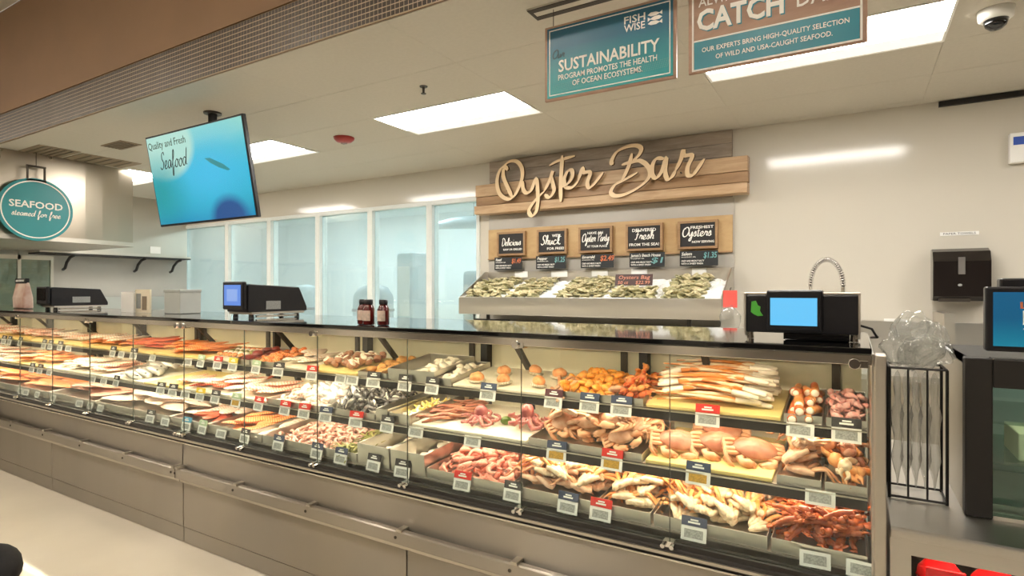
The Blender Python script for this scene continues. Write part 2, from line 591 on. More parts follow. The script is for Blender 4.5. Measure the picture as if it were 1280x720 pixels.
# ------------------------------------------------------------------ room
CEIL = 2.98
WALL_Y = 5.60
tag(bx('floor', -16, 6, -6.2, 9.2, -0.1, 0, M['floor']), kind='structure')

# back wall with the window band
wb = empty('wall_back', kind='structure')
bx('wall_panel', -3.77, 6.0, WALL_Y, WALL_Y + 0.15, 0, 3.2, M['wall'], wb)
bx('wall_panel', -9.95, -3.77, WALL_Y, WALL_Y + 0.15, 2.60, 3.2, M['wall'], wb)
bx('wall_panel', -9.95, -3.77, WALL_Y, WALL_Y + 0.15, 0, 0.95, M['wall'], wb)

ml = [-9.90, -8.65, -7.60, -6.53, -5.52, -4.52, -3.77]
for i in range(6):
    w = empty('window_%d' % (i + 1), kind='structure')
    a, b = ml[i], ml[i + 1]
    fr = MB()
    fr.box(a, a + 0.045, WALL_Y - 0.02, WALL_Y + 0.12, 0.95, 2.60).box(b - 0.045, b, WALL_Y - 0.02, WALL_Y + 0.12, 0.95, 2.60)
    fr.box(a + 0.045, b - 0.045, WALL_Y - 0.02, WALL_Y + 0.12, 2.55, 2.60).box(a + 0.045, b - 0.045, WALL_Y - 0.02, WALL_Y + 0.12, 0.95, 1.02)
    fr.build('window_frame', M['frame_white'], w, bevel=0.004)
    bx('pane', a + 0.045, b - 0.045, WALL_Y + 0.03, WALL_Y + 0.036, 1.02, 2.55, M['pane'], w)

# room behind the windows
tag(bx('wall_backroom', -12.5, -2.0, 8.9, 9.0, 0, 3.2, M['back_white']), kind='structure')
tag(bx('wall_backroom_right', -2.1, -2.0, 5.75, 8.9, 0, 3.2, M['back_white']), kind='structure')
tag(bx('wall_backroom_left', -12.5, -12.4, 5.75, 8.9, 0, 3.2, M['back_white']), kind='structure')
tag(bx('ceiling_backroom', -12.5, -2.0, 5.75, 9.0, 3.0, 3.1, M['back_white']), kind='structure')

# side wall of the kitchen on the left
tag(bx('wall_left', -9.95, -9.8, 1.6, WALL_Y, 0, 3.2, M['wall_grey']), kind='structure')
tag(bx('wall_left_panel', -9.80, -9.79, 3.2, WALL_Y, 2.06, 2.98, M['steel_soft']), kind='structure')

# sales floor shell behind and beside the camera
tag(bx('wall_front', -16, 6, -6.2, -6.1, 0, 4.3, M['tan_wall']), kind='structure')
tag(bx('wall_right', 5.9, 6.0, -6.1, WALL_Y, 0, 4.3, M['tan_wall']), kind='structure')
tag(bx('wall_west', -16, -15.9, -6.1, 2.34, 0, 4.3, M['tan_wall']), kind='structure')
tag(bx('ceiling_sales', -16, 6, -6.2, 2.34, 4.3, 4.4, M['ceiling']), kind='structure')

# unseen pale pillars added behind the camera so the brushed fronts reflect streaks
for n, (x, w) in enumerate([(-13.3, 0.6), (-10.0, 0.45), (-7.6, 0.7), (-5.2, 0.45), (-2.8, 0.35), (-1.2, 0.35)]):
    tag(bx('added_pillar', x - w / 2, x + w / 2, -1.5, -0.9, 0, 4.3, M['added_pillar']), kind='structure')

# ceiling over the counter, panel by panel
ce = bx('ceiling', -16, 6, 2.36, 5.75, CEIL + 0.012, CEIL + 0.05, M['ceiling_backing'])
tag(ce, kind='structure')
LIGHT_COLS = (-8.28, -5.60, -2.90, -0.215, 2.47)
x_edges = [-3.57 + 1.34 * k for k in range(-9, 8)]
y_edges = [2.36, 3.03, 3.64, 4.25, 4.86, 5.47, 5.60]
tile_mesh = {}
for xi in range(len(x_edges) - 1):
    for yi in range(len(y_edges) - 1):
        xa, xb, ya, yb = x_edges[xi], x_edges[xi + 1], y_edges[yi], y_edges[yi + 1]
        if yi == 2 and any(abs((xa + xb) / 2 - c) < 0.3 for c in LIGHT_COLS):
            continue
        k = round(yb - ya, 3)
        if k not in tile_mesh:
            tile_mesh[k] = MB().box(-0.6692, 0.6692, -k / 2 + 0.0015, k / 2 - 0.0015, 0, 0.012).mesh('ceiling_panel', M['ceiling'])
        o = bpy.data.objects.new('panel', tile_mesh[k])
        COL.objects.link(o)
        o.parent = ce
        o.location = ((xa + xb) / 2, (ya + yb) / 2, CEIL)

for n, cx in enumerate(LIGHT_COLS):
    nm = ['leftmost, half hidden beyond the hood', 'partly hidden by the hanging screen', 'whole one in the middle of the ceiling',
          'long one behind the hanging signs', 'last one beyond the dome camera'][n]
    t = empty('ceiling_light', (cx, 3.945, CEIL), label='white recessed ceiling light panel, ' + nm, cat='ceiling light', group='ceiling lights over the counter')
    MB().box(-0.655, 0.655, -0.29, 0.13, 0.0, 0.006).build('diffuser', M['troffer'], t)
    MB().box(-0.655, 0.655, 0.13, 0.29, 0.0, 0.006).build('rear_diffuser', M['troffer_dim'], t)
    f = MB()
    f.box(-0.668, 0.668, -0.303, -0.29, -0.004, 0.012).box(-0.668, 0.668, 0.29, 0.303, -0.004, 0.012)
    f.box(-0.668, -0.655, -0.29, 0.29, -0.004, 0.012).box(0.655, 0.668, -0.29, 0.29, -0.004, 0.012)
    f.build('frame', M['white'], t)

for cy in (-0.35, -3.6):
    for cx in (-13.4, -10.7, -8.1, -5.5, -2.9, -0.7, 2.2):  # unseen lamps, sized and placed for reflections in the steel fronts
        t = empty('sales_light', (cx, cy, 4.3), label='unseen sales floor lamp under the high ceiling', cat='ceiling light', group='sales floor lamps')
        MB().box(-0.15, 0.15, -0.15, 0.15, -0.07, -0.06).build('diffuser', M['sales_lamp'], t)
        MB().box(-0.18, 0.18, -0.18, 0.18, -0.06, 0.0).build('housing', M['white'], t)

for (cx, cy) in [(-8.6, 7.2), (-6.2, 7.2), (-3.9, 7.2)]:
    t = empty('backroom_light', (cx, cy, 2.995), label='bright lamp on the ceiling behind the windows', cat='ceiling light', group='lamps behind the windows')
    MB().box(-0.6, 0.6, -0.25, 0.25, -0.03, -0.02).build('diffuser', M['back_lamp'], t)
    MB().box(-0.62, 0.62, -0.27, 0.27, -0.02, 0.0).build('housing', M['white'], t)

# bulkhead between sales floor and counter: mosaic band below, brown paint above
bk = bx('wall_bulkhead', -16, 6, 2.345, 2.355, CEIL, 4.3, M['brown'])
tag(bk, kind='structure')
bx('mosaic_backing', -16, 6, 2.338, 2.345, CEIL, 3.262, M['grout'], bk)
g = MB()
pit = 0.0312
nx = int(9.5 / pit)
for i in range(nx):
    for j in range(9):
        x = -8.3 + i * pit
        z = CEIL + 0.004 + j * pit
        g.box(x, x + 0.0255, 2.3362, 2.339, z, z + 0.0245)
tag(g.build('mosaic_tile', M['grille'], bk), kind='stuff')
tag(bx('trim_bulkhead', -16, 6, 2.325, 2.345, 3.262, 3.275, M['brown']), kind='structure')
tag(bx('dark_gap_wall_top', 0.56, 2.6, WALL_Y - 0.03, WALL_Y, 2.935, 2.975, M['black_metal']), kind='structure')  # darkness of the ceiling gap put in as a dark strip

# ------------------------------------------------------------------ the display case, three sections end to end
FY = 1.935                       # front plane of the steel
PITCH = 0.5783
SHELF = {'top': (2.15, 1.053, 0.125, 0.36), 'middle': (2.06, 0.867, 0.07, 0.46), 'bottom': (1.985, 0.672, 0.07, 0.58)}


def sz(shelf, y):
    y0, z0, s, d = SHELF[shelf]
    return z0 + s * (y - y0)


def slab_on(shelf, a, b, th, lip=0.0):
    y0, z0, s, d = SHELF[shelf]
    return [(y0, z0 - th), (y0 + d, z0 + s * d - th), (y0 + d, z0 + s * d), (y0, z0)]


def make_case(xa, xb, label, panels, end):
    t = empty('display_case', ((xa + xb) / 2, FY, 0), label=label, cat='display case', group='seafood counter sections')
    ox, oy = (xa + xb) / 2, FY
    T = Matrix.Translation((-ox, -oy, 0))

    def pb(name, b, m, parent=t, bevel=0.0, smooth=False):
        b.v = [(x - ox, y - oy, z) for x, y, z in b.v]
        return b.build(name, m, parent, smooth, bevel)
    # hidden body
    pb('body', MB().box(xa + 0.002, xb - 0.002, FY + 0.02, 2.63, 0.02, 0.64), M['steel'])
    # lower steel panels
    n = round((xb - xa) / (PITCH * 3))
    w = (xb - xa) / n
    for i in range(n):
        a, b = xa + i * w + 0.003, xa + (i + 1) * w - 0.003
        pb('lower_panel', MB().box(a, b, FY + 0.004, FY + 0.02, 0.098, 0.425), M['steel_front'], bevel=0.003)
        pb('kick_plate', MB().box(a, b, FY + 0.008, FY + 0.02, 0.004, 0.094), M['steel_front'], bevel=0.002)
    pb('upper_panel', MB().box(xa + 0.004, xb - 0.004, FY, FY + 0.02, 0.42, 0.598), M['steel_front'], bevel=0.003)
    # bumper with clips
    bm = MB().prism([(FY - 0.04, 0.395), (FY - 0.046, 0.401), (FY - 0.046, 0.451), (FY - 0.040, 0.457), (FY - 0.018, 0.457), (FY - 0.018, 0.395)], 'x', xa + 0.004, xb - 0.004)
    br = pb('bumper_rail', bm, M['steel_front'], bevel=0.002)
    for i in range(n * 3 + 1):
        x = min(max(xa + i * PITCH, xa + 0.02), xb - 0.02)
        pb('clip', MB().box(x - 0.014, x + 0.014, FY - 0.05, FY, 0.455, 0.466), M['steel_soft'], br)
        pb('screw', MB().cyl((x - 0.02, FY - 0.049, 0.428), (x - 0.02, FY - 0.044, 0.428), 0.007, 8), M['bracket'], br)
    pb('ledge', MB().prism([(FY - 0.018, 0.372), (FY + 0.004, 0.358), (FY + 0.004, 0.394), (FY - 0.018, 0.394)], 'x', xa + 0.004, xb - 0.004), M['steel_soft'])  # added ledge; its lighter steel gives the bright line under the bumper
    # glass sill: trim, gasket, channel
    pb('trim_strip', MB().box(xa, xb, FY - 0.018, FY + 0.02, 0.598, 0.606), M['steel_bright'], bevel=0.002)
    pb('gasket', MB().box(xa, xb, FY - 0.012, FY + 0.03, 0.606, 0.64), M['rubber'], bevel=0.004)
    pb('channel', MB().box(xa, xb, FY - 0.02, FY - 0.012, 0.616, 0.626), M['steel_soft'])
    pb('glass_track', MB().box(xa, xb, FY - 0.008, FY + 0.03, 0.64, 0.655), M['black_metal'])
    # canopy
    pb('canopy_rail', MB().prism([(FY - 0.012, 1.286), (FY - 0.012, 1.317), (FY + 0.06, 1.317), (FY + 0.06, 1.300), (FY + 0.03, 1.286)], 'x', xa, xb), M['steel_bright'], bevel=0.002)
    pb('top_slab', MB().box(xa, xb, FY - 0.018, 2.64, 1.317, 1.336), M['black_gloss'], bevel=0.003)
    pb('canopy_lining', MB().box(xa, xb, FY + 0.06, 2.60, 1.308, 1.317), M['case_in'])
    lamp = MB().box(xa + 0.03, xb - 0.03, FY + 0.064, FY + 0.082, 1.294, 1.306)
    pb('case_lamp', lamp, M['led'])
    # glass fronts with clamps
    k = round((xb - xa) / PITCH)
    for i in range(k):
        a, b = xa + i * PITCH + 0.002, xa + (i + 1) * PITCH - 0.002
        pb('glass_panel', MB().box(a, b, FY + 0.006, FY + 0.012, 0.655, 1.288), M['glass'])
        pb('glass_edge', MB().box(a - 0.0028, a - 0.0012, FY + 0.006, FY + 0.012, 0.655, 1.288), M['green_edge'])
    for i in range(k + 1):
        x = min(max(xa + i * PITCH, xa + 0.03), xb - 0.03)
        if (i + (0 if end or k == 3 else 0)) % 2 == (k % 2):
            cl = MB().cyl((x - 0.012, FY - 0.022, 1.290), (x - 0.012, FY + 0.02, 1.290), 0.016, 14).box(x - 0.026, x + 0.022, FY - 0.013, FY + 0.02, 1.277, 1.30)
            pb('glass_clamp', cl, M['chrome'], bevel=0.002)
        cl = MB().cyl((x - 0.015, FY - 0.03, 0.648), (x - 0.015, FY + 0.02, 0.648), 0.008, 10).cyl((x + 0.015, FY - 0.03, 0.648), (x + 0.015, FY + 0.02, 0.648), 0.008, 10)
        cl.box(x - 0.018, x + 0.018, FY - 0.012, FY + 0.02, 0.64, 0.660)
        pb('glass_foot', cl, M['chrome'], bevel=0.001)
    # shelves
    xs, xe = xa + 0.004, xb - 0.004 - (0.0 if not end else 0.004)
    for name in ('top', 'middle', 'bottom'):
        y0, z0, s, d = SHELF[name]
        sh = pb('shelf', MB().prism(slab_on(name, xs, xe, 0.006), 'x', xs, xe), M['steel_soft'])
        if name != 'bottom':
            pb('shelf_edge', MB().box(xs, xe, y0 - 0.014, y0, z0 - 0.036, z0 + 0.001), M['shelf_edge'], sh, bevel=0.002)
            pb('edge_strip', MB().box(xs, xe, y0 - 0.017, y0 - 0.014, z0 - 0.004, z0 + 0.001), M['steel_soft'], sh)
            pb('shelf_lamp', MB().box(xs + 0.02, xe - 0.02, y0 + 0.03, y0 + 0.042, z0 - 0.016, z0 - 0.008), M['led_low'], sh)
        for i in range(k // 1 + 1):
            if name == 'bottom' or i % 3:
                continue
            x = min(max(xa + i * PITCH, xa + 0.03), xb - 0.03)
    # liner, rear doors, posts
    pb('rear_ledge', MB().box(xs, xe, 2.56, 2.63, 0.64, 0.72), M['case_in'])
    m = max(1, round((xb - xa) / (PITCH * 1.5)))
    ww = (xb - xa) / m
    for i in range(m):
        a, b = xa + i * ww, xa + (i + 1) * ww
        d = pb('rear_door', MB().box(a + 0.02, b - 0.02, 2.60, 2.612, 0.72, 1.30), M['case_back'])
        pb('door_rail', MB().box(a + 0.02, b - 0.02, 2.585, 2.615, 1.235, 1.30), M['bracket'], d)
        pb('door_rail', MB().box(a + 0.02, b - 0.02, 2.592, 2.615, 0.72, 0.75), M['steel_soft'], d)
        pb('inner_rail', MB().box(a + 0.03, b - 0.03, 2.45, 2.47, 1.228, 1.245), M['steel_soft'], d)
        pb('door_handle', MB().box(b - 0.12, b - 0.09, 2.585, 2.60, 0.9, 1.22), M['bracket'], d)
        pb('post', MB().box(a - 0.02 if i else a, a + 0.02, 2.55, 2.63, 0.72, 1.31), M['black_metal'])
        # slanted arm carrying the shelves
        pb('shelf_arm', MB().prism([(2.28, 1.308), (2.31, 1.308), (2.52, 1.09), (2.49, 1.09)], 'x', a + 0.30, a + 0.325), M['bracket'])
        pb('shelf_arm', MB().prism([(2.44, 1.085), (2.47, 1.085), (2.53, 0.90), (2.50, 0.90)], 'x', a + 0.30, a + 0.325), M['black_metal'])
    if end:
        pb('end_panel', MB().box(xb, xb + 0.006, FY + 0.01, 2.64, 0.62, 1.317), M['steel'])
        pb('end_post', MB().box(xb + 0.006, xb + 0.035, FY - 0.012, FY + 0.06, 0.60, 1.318), M['steel_soft'], bevel=0.004)
        pb('end_panel', MB().box(xb, xb + 0.036, FY - 0.004, 2.64, 0.004, 0.60), M['steel'], bevel=0.004)
    return t


M['green_edge'] = plain('glass_edge', '4c4f46', 0.25, var=0.05)
M['led_low'] = emit('shelf_led', 'ffecd0', LED * 1.15)
X0 = 0.04
make_case(X0 - 6 * PITCH, X0, 'stainless glass-fronted seafood case section at the right end of the counter', 6, True)
make_case(X0 - 12 * PITCH, X0 - 6 * PITCH, 'stainless glass-fronted seafood case section left of the vertical front seam', 6, False)
make_case(X0 - 15 * PITCH, X0 - 12 * PITCH, 'farthest short seafood case section at the left edge of the frame', 3, False)


# ------------------------------------------------------------------ containers in the case
def pan(shelf, x0, x1, label, depth=None, wall=0.03, off=0.004, deep=False):
    y0, z0, s, d = SHELF[shelf]
    dp = (depth or d - 0.02)
    a = math.atan(s)
    w = (x1 - x0) - 0.006
    b = MB()
    b.box(-w / 2, w / 2, 0, dp, 0, 0.003)
    b.box(-w / 2, w / 2, 0, 0.003, 0.003, wall).box(-w / 2, w / 2, dp - 0.003, dp, 0.003, wall)
    b.box(-w / 2, -w / 2 + 0.003, 0.003, dp - 0.003, 0.003, wall).box(w / 2 - 0.003, w / 2, 0.003, dp - 0.003, 0.003, wall)
    o = b.build('steel_tray', M['steel_pan'], None, bevel=0.001, loc=((x0 + x1) / 2, y0 + off, sz(shelf, y0 + off) + 0.001), rot=(a, 0, 0))
    tag(o, label, 'tray', 'food trays in the case')
    return 0.005


def board(shelf, x0, x1, label, m='board_yellow', depth=None, th=0.014, off=0.003):
    y0, z0, s, d = SHELF[shelf]
    dp = (depth or d - 0.02)
    a = math.atan(s)
    w = (x1 - x0) - 0.006
    o = MB().box(-w / 2, w / 2, 0, dp, 0, th).build('serving_board', M[m], None, bevel=0.003, loc=((x0 + x1) / 2, y0 + off, sz(shelf, y0 + off) + 0.001), rot=(a, 0, 0))
    tag(o, label, 'board', 'serving boards in the case')
    return th + 0.002


class Field:
    """height field that lets pieces come to rest on one another"""

    def __init__(s, shelf, x0, x1, y0, y1, base):
        s.shelf, s.x0, s.x1, s.y0, s.y1 = shelf, x0, x1, y0, y1
        s.c = 0.012
        s.nx = max(1, int((x1 - x0) / s.c) + 1)
        s.ny = max(1, int((y1 - y0) / s.c) + 1)
        s.h = [[base] * s.ny for _ in range(s.nx)]

    def cells(s, x, y, r):
        i0, i1 = int((x - r - s.x0) / s.c), int((x + r - s.x0) / s.c)
        j0, j1 = int((y - r - s.y0) / s.c), int((y + r - s.y0) / s.c)
        for i in range(max(0, i0), min(s.nx - 1, i1) + 1):
            for j in range(max(0, j0), min(s.ny - 1, j1) + 1):
                yield i, j

    def at(s, x, y, r):
        q = [s.h[i][j] for i, j in s.cells(x, y, r)]
        return sum(q) / len(q) if q else 0

    def drop(s, x, y, r, th):
        h = s.at(x, y, r)
        for i, j in s.cells(x, y, r):
            s.h[i][j] = max(s.h[i][j], h + th)
        return h


def heap(meshes, name, n, shelf, x0, x1, label, cat, group, base=0.006, y0=None, y1=None, r=0.03, th=0.018, yaw=(0, 360), tilt=15,
         peak=0.05, scale=(0.9, 1.1), field=None, root=None, lift=0.5, pitchx=0.0, join=None):
    """n loose pieces; each rests on the pieces under it; heap rises in the middle by about peak"""
    fy, fz, s, d = SHELF[shelf]
    y0 = fy + 0.02 if y0 is None else y0
    y1 = fy + d - 0.05 if y1 is None else y1
    F = field or Field(shelf, x0, x1, y0, y1, base)
    rr = min(r * 0.6, (x1 - x0) / 2 - 0.001)
    ry = min(r * 0.6, (y1 - y0) / 2 - 0.001)
    JB = MB() if join else None
    for i in range(n):
        best = None
        for _ in range(7):
            x, y = R.uniform(x0 + rr, x1 - rr), R.uniform(y0 + ry, y1 - ry)
            u, v = (x - x0) / (x1 - x0) * 2 - 1, (y - y0) / (y1 - y0) * 2 - 1
            want = peak * (1 - 0.55 * u * u) * (1 - 0.45 * v * v)
            c = F.at(x, y, r * 0.6) - base - want
            if best is None or c < best[0]:
                best = (c, x, y)
        c, x, y = best
        h = F.drop(x, y, r * 0.7, th)
        loc = (x, y, sz(shelf, y) + h + th * lift)
        rot = (math.radians(R.uniform(-tilt, tilt)) + pitchx, math.radians(R.uniform(-tilt, tilt)), math.radians(R.uniform(*yaw)))
        sc = R.uniform(*scale)
        if join:
            me = R.choice(meshes)
            JB.add([v.co[:] for v in me.vertices], [tuple(p.vertices) for p in me.polygons], Matrix.LocRotScale(Vector(loc), Euler(rot), Vector((sc, sc, sc))))
            continue
        if root is not None:
            o = copy_tree(R.choice(root) if isinstance(root, list) else root)
        else:
            o = bpy.data.objects.new(name, R.choice(meshes))
            COL.objects.link(o)
        o.location, o.rotation_euler, o.scale = loc, rot, (sc, sc, sc)
        tag(o, label, cat, group)
    if join:
        tag(JB.build(name, join, None, True), label, cat, kind='stuff')
    return F


# ------------------------------------------------------------------ food shapes
def fillet_mesh(L, W, T, m, bend=0.02, seed=0):
    q = random.Random(seed)
    a, b2 = q.uniform(-1, 1), q.uniform(0.6, 1.0)

    def fn(x, y, z):
        t = (x + 1) / 2
        wd = (0.55 + 0.6 * math.sin(PI * min(1, t * 1.15 + 0.05))) * (1 - 0.35 * t)
        zz = z * (0.75 + 0.25 * math.cos(y * 2)) if z > 0 else z * 0.4
        return [x, y * wd + 0.15 * a * x * x, zz * (1 - 0.45 * t) + bend / T * (x * x - 0.3) * 0.5 + 0.12 * math.sin(9 * x + a)]
    return MB().ball((0, 0, 0), (L / 2, W / 2, T / 2), 16, 8, fn).mesh('fillet', M[m], True)


def chunk_mesh(r, m, seed, squash=0.7, n=9, k=6):
    q = random.Random(seed)
    ph = [q.uniform(0, 6) for _ in range(6)]

    def fn(x, y, z):
        w = 1 + 0.16 * math.sin(3 * x + ph[0]) + 0.13 * math.sin(4 * y + ph[1]) + 0.12 * math.sin(5 * z + ph[2] + 2 * x)
        return [x * w * 1.15, y * w * 0.9, z * w * squash]
    return MB().ball((0, 0, 0), (r, r, r), n, k, fn).mesh('chunk', M[m], True)


def shrimp_mesh(m, seed, r=0.02, curl=210, thick=0.0085):
    q = random.Random(seed)
    n = 9
    pts, rad = [], []
    for i in range(n):
        t = i / (n - 1)
        a = math.radians(-30 + curl * t)
        rr = r * (1.05 - 0.35 * t)
        pts.append((rr * math.cos(a), rr * math.sin(a), 0.004 * math.sin(3 * t + seed)))
        rad.append(thick * (0.75 + 0.35 * math.sin(PI * min(1, t * 1.3 + 0.15))) * (1.05 - 0.62 * t))
    b = MB().tube(pts, rad, 7)
    e, d = Vector(pts[-1]), (Vector(pts[-1]) - Vector(pts[-2])).normalized()
    sd = Vector((-d.y, d.x, 0))
    for s in (-1, 1):
        p = e + d * 0.014 + sd * (0.007 * s)
        b.add([e - sd * 0.002 + Vector((0, 0, 0.002)), e + sd * 0.002 - Vector((0, 0, 0.002)), p + sd * 0.004, p - sd * 0.004 + Vector((0, 0, 0.002))], [(0, 1, 2, 3), (3, 2, 1, 0)])
    return b.mesh('shrimp', M[m], True)


def shell_mesh(L, W, T, m, seed):
    q = random.Random(seed)
    a = q.uniform(-0.2, 0.2)

    def fn(x, y, z):
        t = (x + 1) / 2
        wd = math.sin(PI * (0.12 + 0.80 * t)) ** 0.7
        ru = 1 + 0.06 * math.sin(14 * math.atan2(y, x + 0.3) + seed)
        return [x * ru, y * wd * ru + a * x * x, z * (0.9 - 0.25 * t)]
    return MB().ball((0, 0, 0), (L / 2, W / 2, T / 2), 12, 6, fn).mesh('shell', M[m], True)


def mussel_open(seed):
    b = MB()
    for s in (-1, 1):
        Mx = Matrix.Rotation(s * 0.35, 4, 'X')
        b.mat(0).ball((0, 0, s * 0.004), (0.032, 0.016, 0.008), 10, 5, lambda x, y, z: [x, y * (0.6 + 0.4 * x) if x < 0 else y, z], Mx)
    b.mat(1).ball((0.002, 0.006, 0), (0.024, 0.012, 0.006), 8, 5)
    return b.mesh('mussel', [M['mussel'], M['mussel_in']], True)


def leg_path(L, knee, drop, seed=0):
    """a crab leg from its root outward: up, over the knee, down to a point"""
    return [(0, 0, 0), (L * 0.3, 0, knee * 0.75), (L * 0.48, 0, knee), (L * 0.55, 0, knee * 0.9), (L * 0.78, 0, knee * 0.2 - drop * 0.4), (L * 0.84, 0, -drop * 0.6), (L, 0, -drop)]


def leg_mb(L, r, knee=0.02, drop=0.02, yaw=0.0, org=(0, 0, 0), curl=0.0, flat=0.75):
    P = leg_path(L, knee, drop)
    out = []
    for x, y, z in P:
        a = yaw + curl * (x / L) ** 2
        out.append((org[0] + x * math.cos(a), org[1] + x * math.sin(a), org[2] + z))
    return MB().tube(out, [r * 0.9, r, r * 1.05, r * 0.8, r * 0.72, r * 0.6, r * 0.12], 7, flat=flat)


def claw_mb(L, r, yaw, org=(0, 0, 0), curl=0.0):
    """arm, palm and two fingers"""
    b = MB()
    d = Vector((math.cos(yaw), math.sin(yaw), 0))
    n = Vector((-d.y, d.x, 0))
    o = Vector(org)
    p1 = o + d * L * 0.35 + Vector((0, 0, r * 0.8))
    d2 = (d * math.cos(curl) + n * math.sin(curl)).normalized()
    n2 = Vector((-d2.y, d2.x, 0))
    p2 = p1 + d2 * L * 0.38
    b.tube([o, o + d * L * 0.18 + Vector((0, 0, r * 0.5)), p1], [r * 0.5, r * 0.62, r * 0.5], 7)
    b.tube([p1, p1 + d2 * L * 0.12, p1 + d2 * L * 0.28, p2], [r * 0.45, r * 0.95, r * 1.1, r * 0.7], 8)
    b.tube([p2 + n2 * r * 0.4, p2 + n2 * r * 0.75 + d2 * L * 0.14, p2 + n2 * r * 0.25 + d2 * L * 0.28], [r * 0.42, r * 0.35, r * 0.06], 6)
    b.tube([p2 - n2 * r * 0.4, p2 - n2 * r * 0.6 + d2 * L * 0.13, p2 - n2 * r * 0.05 + d2 * L * 0.27], [r * 0.38, r * 0.3, r * 0.06], 6)
    return b


def make_crab(W=0.17, shell='crab_shell', leg='crab_leg'):
    t = empty('crab')

    def fn(x, y, z):
        zz = z * (0.5 if z < 0 else 1.0)
        th = math.atan2(y, x)
        pinch = 1 - 0.22 * max(0, y) ** 2
        ru = 1 + (0.055 * abs(math.sin(8 * th)) if y < 0.1 else 0.0)
        groove = 0.10 * math.exp(-((abs(x) - 0.28) / 0.09) ** 2) + 0.07 * math.exp(-((y + 0.05 + 0.25 * x * x) / 0.12) ** 2)
        return [x * pinch * ru, (y * 0.9 + 0.10 * x * x) * ru, (zz - (groove if z > 0.3 else 0)) * (1 - 0.45 * x * x - 0.1 * y * y)]
    MB().ball((0, 0, 0.030), (W / 2, W * 0.36, 0.030), 40, 14, fn).build('carapace', M[shell], t, True)
    MB().ball((0, -W * 0.02, 0.020), (W * 0.44, W * 0.31, 0.018), 18, 6).build('underside', M['crab_tip'], t, True)
    k = W / 0.17
    for s in (-1, 1):
        for i in range(4):
            y0 = W * (-0.16 + 0.14 * i)
            P = [(0.36 * W, y0, 0.020), (0.52 * W, y0 - 0.01, 0.030), (0.66 * W, y0 - 0.05 * W, 0.026), (0.68 * W, y0 - 0.14 * W, 0.018), (0.62 * W, y0 - 0.26 * W, 0.012), (0.50 * W, y0 - 0.36 * W, 0.006)]
            b = MB().tube([(s * x, y, z) for x, y, z in P], [0.009 * k, 0.0105 * k, 0.011 * k, 0.0095 * k, 0.008 * k, 0.002 * k], 8, flat=0.8)
            b.build('leg', M[leg], t, True)
        P = [(0.26 * W, -0.22 * W, 0.018), (0.40 * W, -0.34 * W, 0.022), (0.36 * W, -0.46 * W, 0.026), (0.22 * W, -0.50 * W, 0.026), (0.12 * W, -0.48 * W, 0.022), (0.03 * W, -0.42 * W, 0.018)]
        b = MB().tube([(s * x, y, z) for x, y, z in P], [0.010 * k, 0.013 * k, 0.014 * k, 0.020 * k, 0.014 * k, 0.003 * k], 9)
        P = [(0.17 * W, -0.53 * W, 0.024), (0.10 * W, -0.56 * W, 0.020), (0.02 * W, -0.50 * W, 0.014)]
        b.tube([(s * x, y, z) for x, y, z in P], [0.009 * k, 0.008 * k, 0.002 * k], 7)
        b.build('claw', M[leg], t, True)
    return t


def make_cluster(legm, basem, L=0.15, r=0.009, seed=0):
    """half a crab: pale shoulder with four folded legs"""
    q = random.Random(seed)
    t = empty('crab_cluster')
    sh = MB().ball((0.012, 0, 0.004), (0.02, 0.026, 0.014), 10, 6)
    for i in range(4):
        a = math.radians(-36 + 24 * i)
        c, d = math.cos(a), math.sin(a)
        oy = -0.024 + 0.016 * i
        L2 = q.uniform(0.035, 0.05)
        sh.tube([(-L2 * c, oy - L2 * d * 0.6, 0.004), (-L2 * 0.6 * c, oy - L2 * 0.4 * d, 0.008), (0.01, oy, 0.008), (0.035 * c, oy + 0.03 * d, 0.008)], [r * 0.8, r * 1.3, r * 1.3, r * 1.0], 8)
    sh.build('shoulder', M[basem], t, True)
    for i in range(4):
        b = leg_mb(L * q.uniform(0.85, 1.1), r, q.uniform(0.015, 0.035), q.uniform(0.005, 0.02), math.radians(-42 + 28 * i), (0.02, -0.018 + 0.012 * i, 0.005), curl=q.uniform(-0.6, 0.6))
        b.build('leg', M[legm], t, True)
    return t


def make_fish(L=0.34):
    t = empty('whole_fish')
    prof = [(-0.5, 0.006, 0.008), (-0.46, 0.022, 0.026), (-0.38, 0.042, 0.034), (-0.25, 0.058, 0.042), (-0.05, 0.062, 0.042), (0.15, 0.05, 0.034), (0.3, 0.03, 0.022), (0.4, 0.016, 0.012), (0.44, 0.014, 0.008)]
    vs, fs, n = [], [], 12
    k = L / 0.5 * 0.5
    for x, h, w in prof:
        for j in range(n):
            a = 2 * PI * j / n
            vs.append((x * L, math.cos(a) * h * L / 0.34, w * (1 + math.sin(a)) * 0.55 * L / 0.34))
    for i in range(len(prof) - 1):
        for j in range(n):
            fs.append((i * n + j, i * n + (j + 1) % n, (i + 1) * n + (j + 1) % n, (i + 1) * n + j))
    fs += [tuple(range(n - 1, -1, -1)), tuple((len(prof) - 1) * n + j for j in range(n))]
    MB().add(vs, fs).build('body', M['silver_skin'], t, True)
    x = 0.43 * L
    MB().prism([(x, -0.012), (x + 0.05, -0.05), (x + 0.04, 0), (x + 0.05, 0.05), (x, 0.012)], 'z', 0.008, 0.012).build('tail_fin', M['fin'], t)
    MB().prism([(-0.1 * L, 0.055), (-0.02 * L, 0.09), (0.2 * L, 0.05)], 'z', 0.018, 0.022).build('fin', M['fin'], t)
    MB().prism([(-0.05 * L, -0.055), (0.05 * L, -0.085), (0.15 * L, -0.05)], 'z', 0.018, 0.022).build('fin', M['fin'], t)
    MB().ball((-0.42 * L, 0.012, 0.036), (0.007, 0.007, 0.004), 8, 4).build('eye', M['eye'], t, True)
    return t


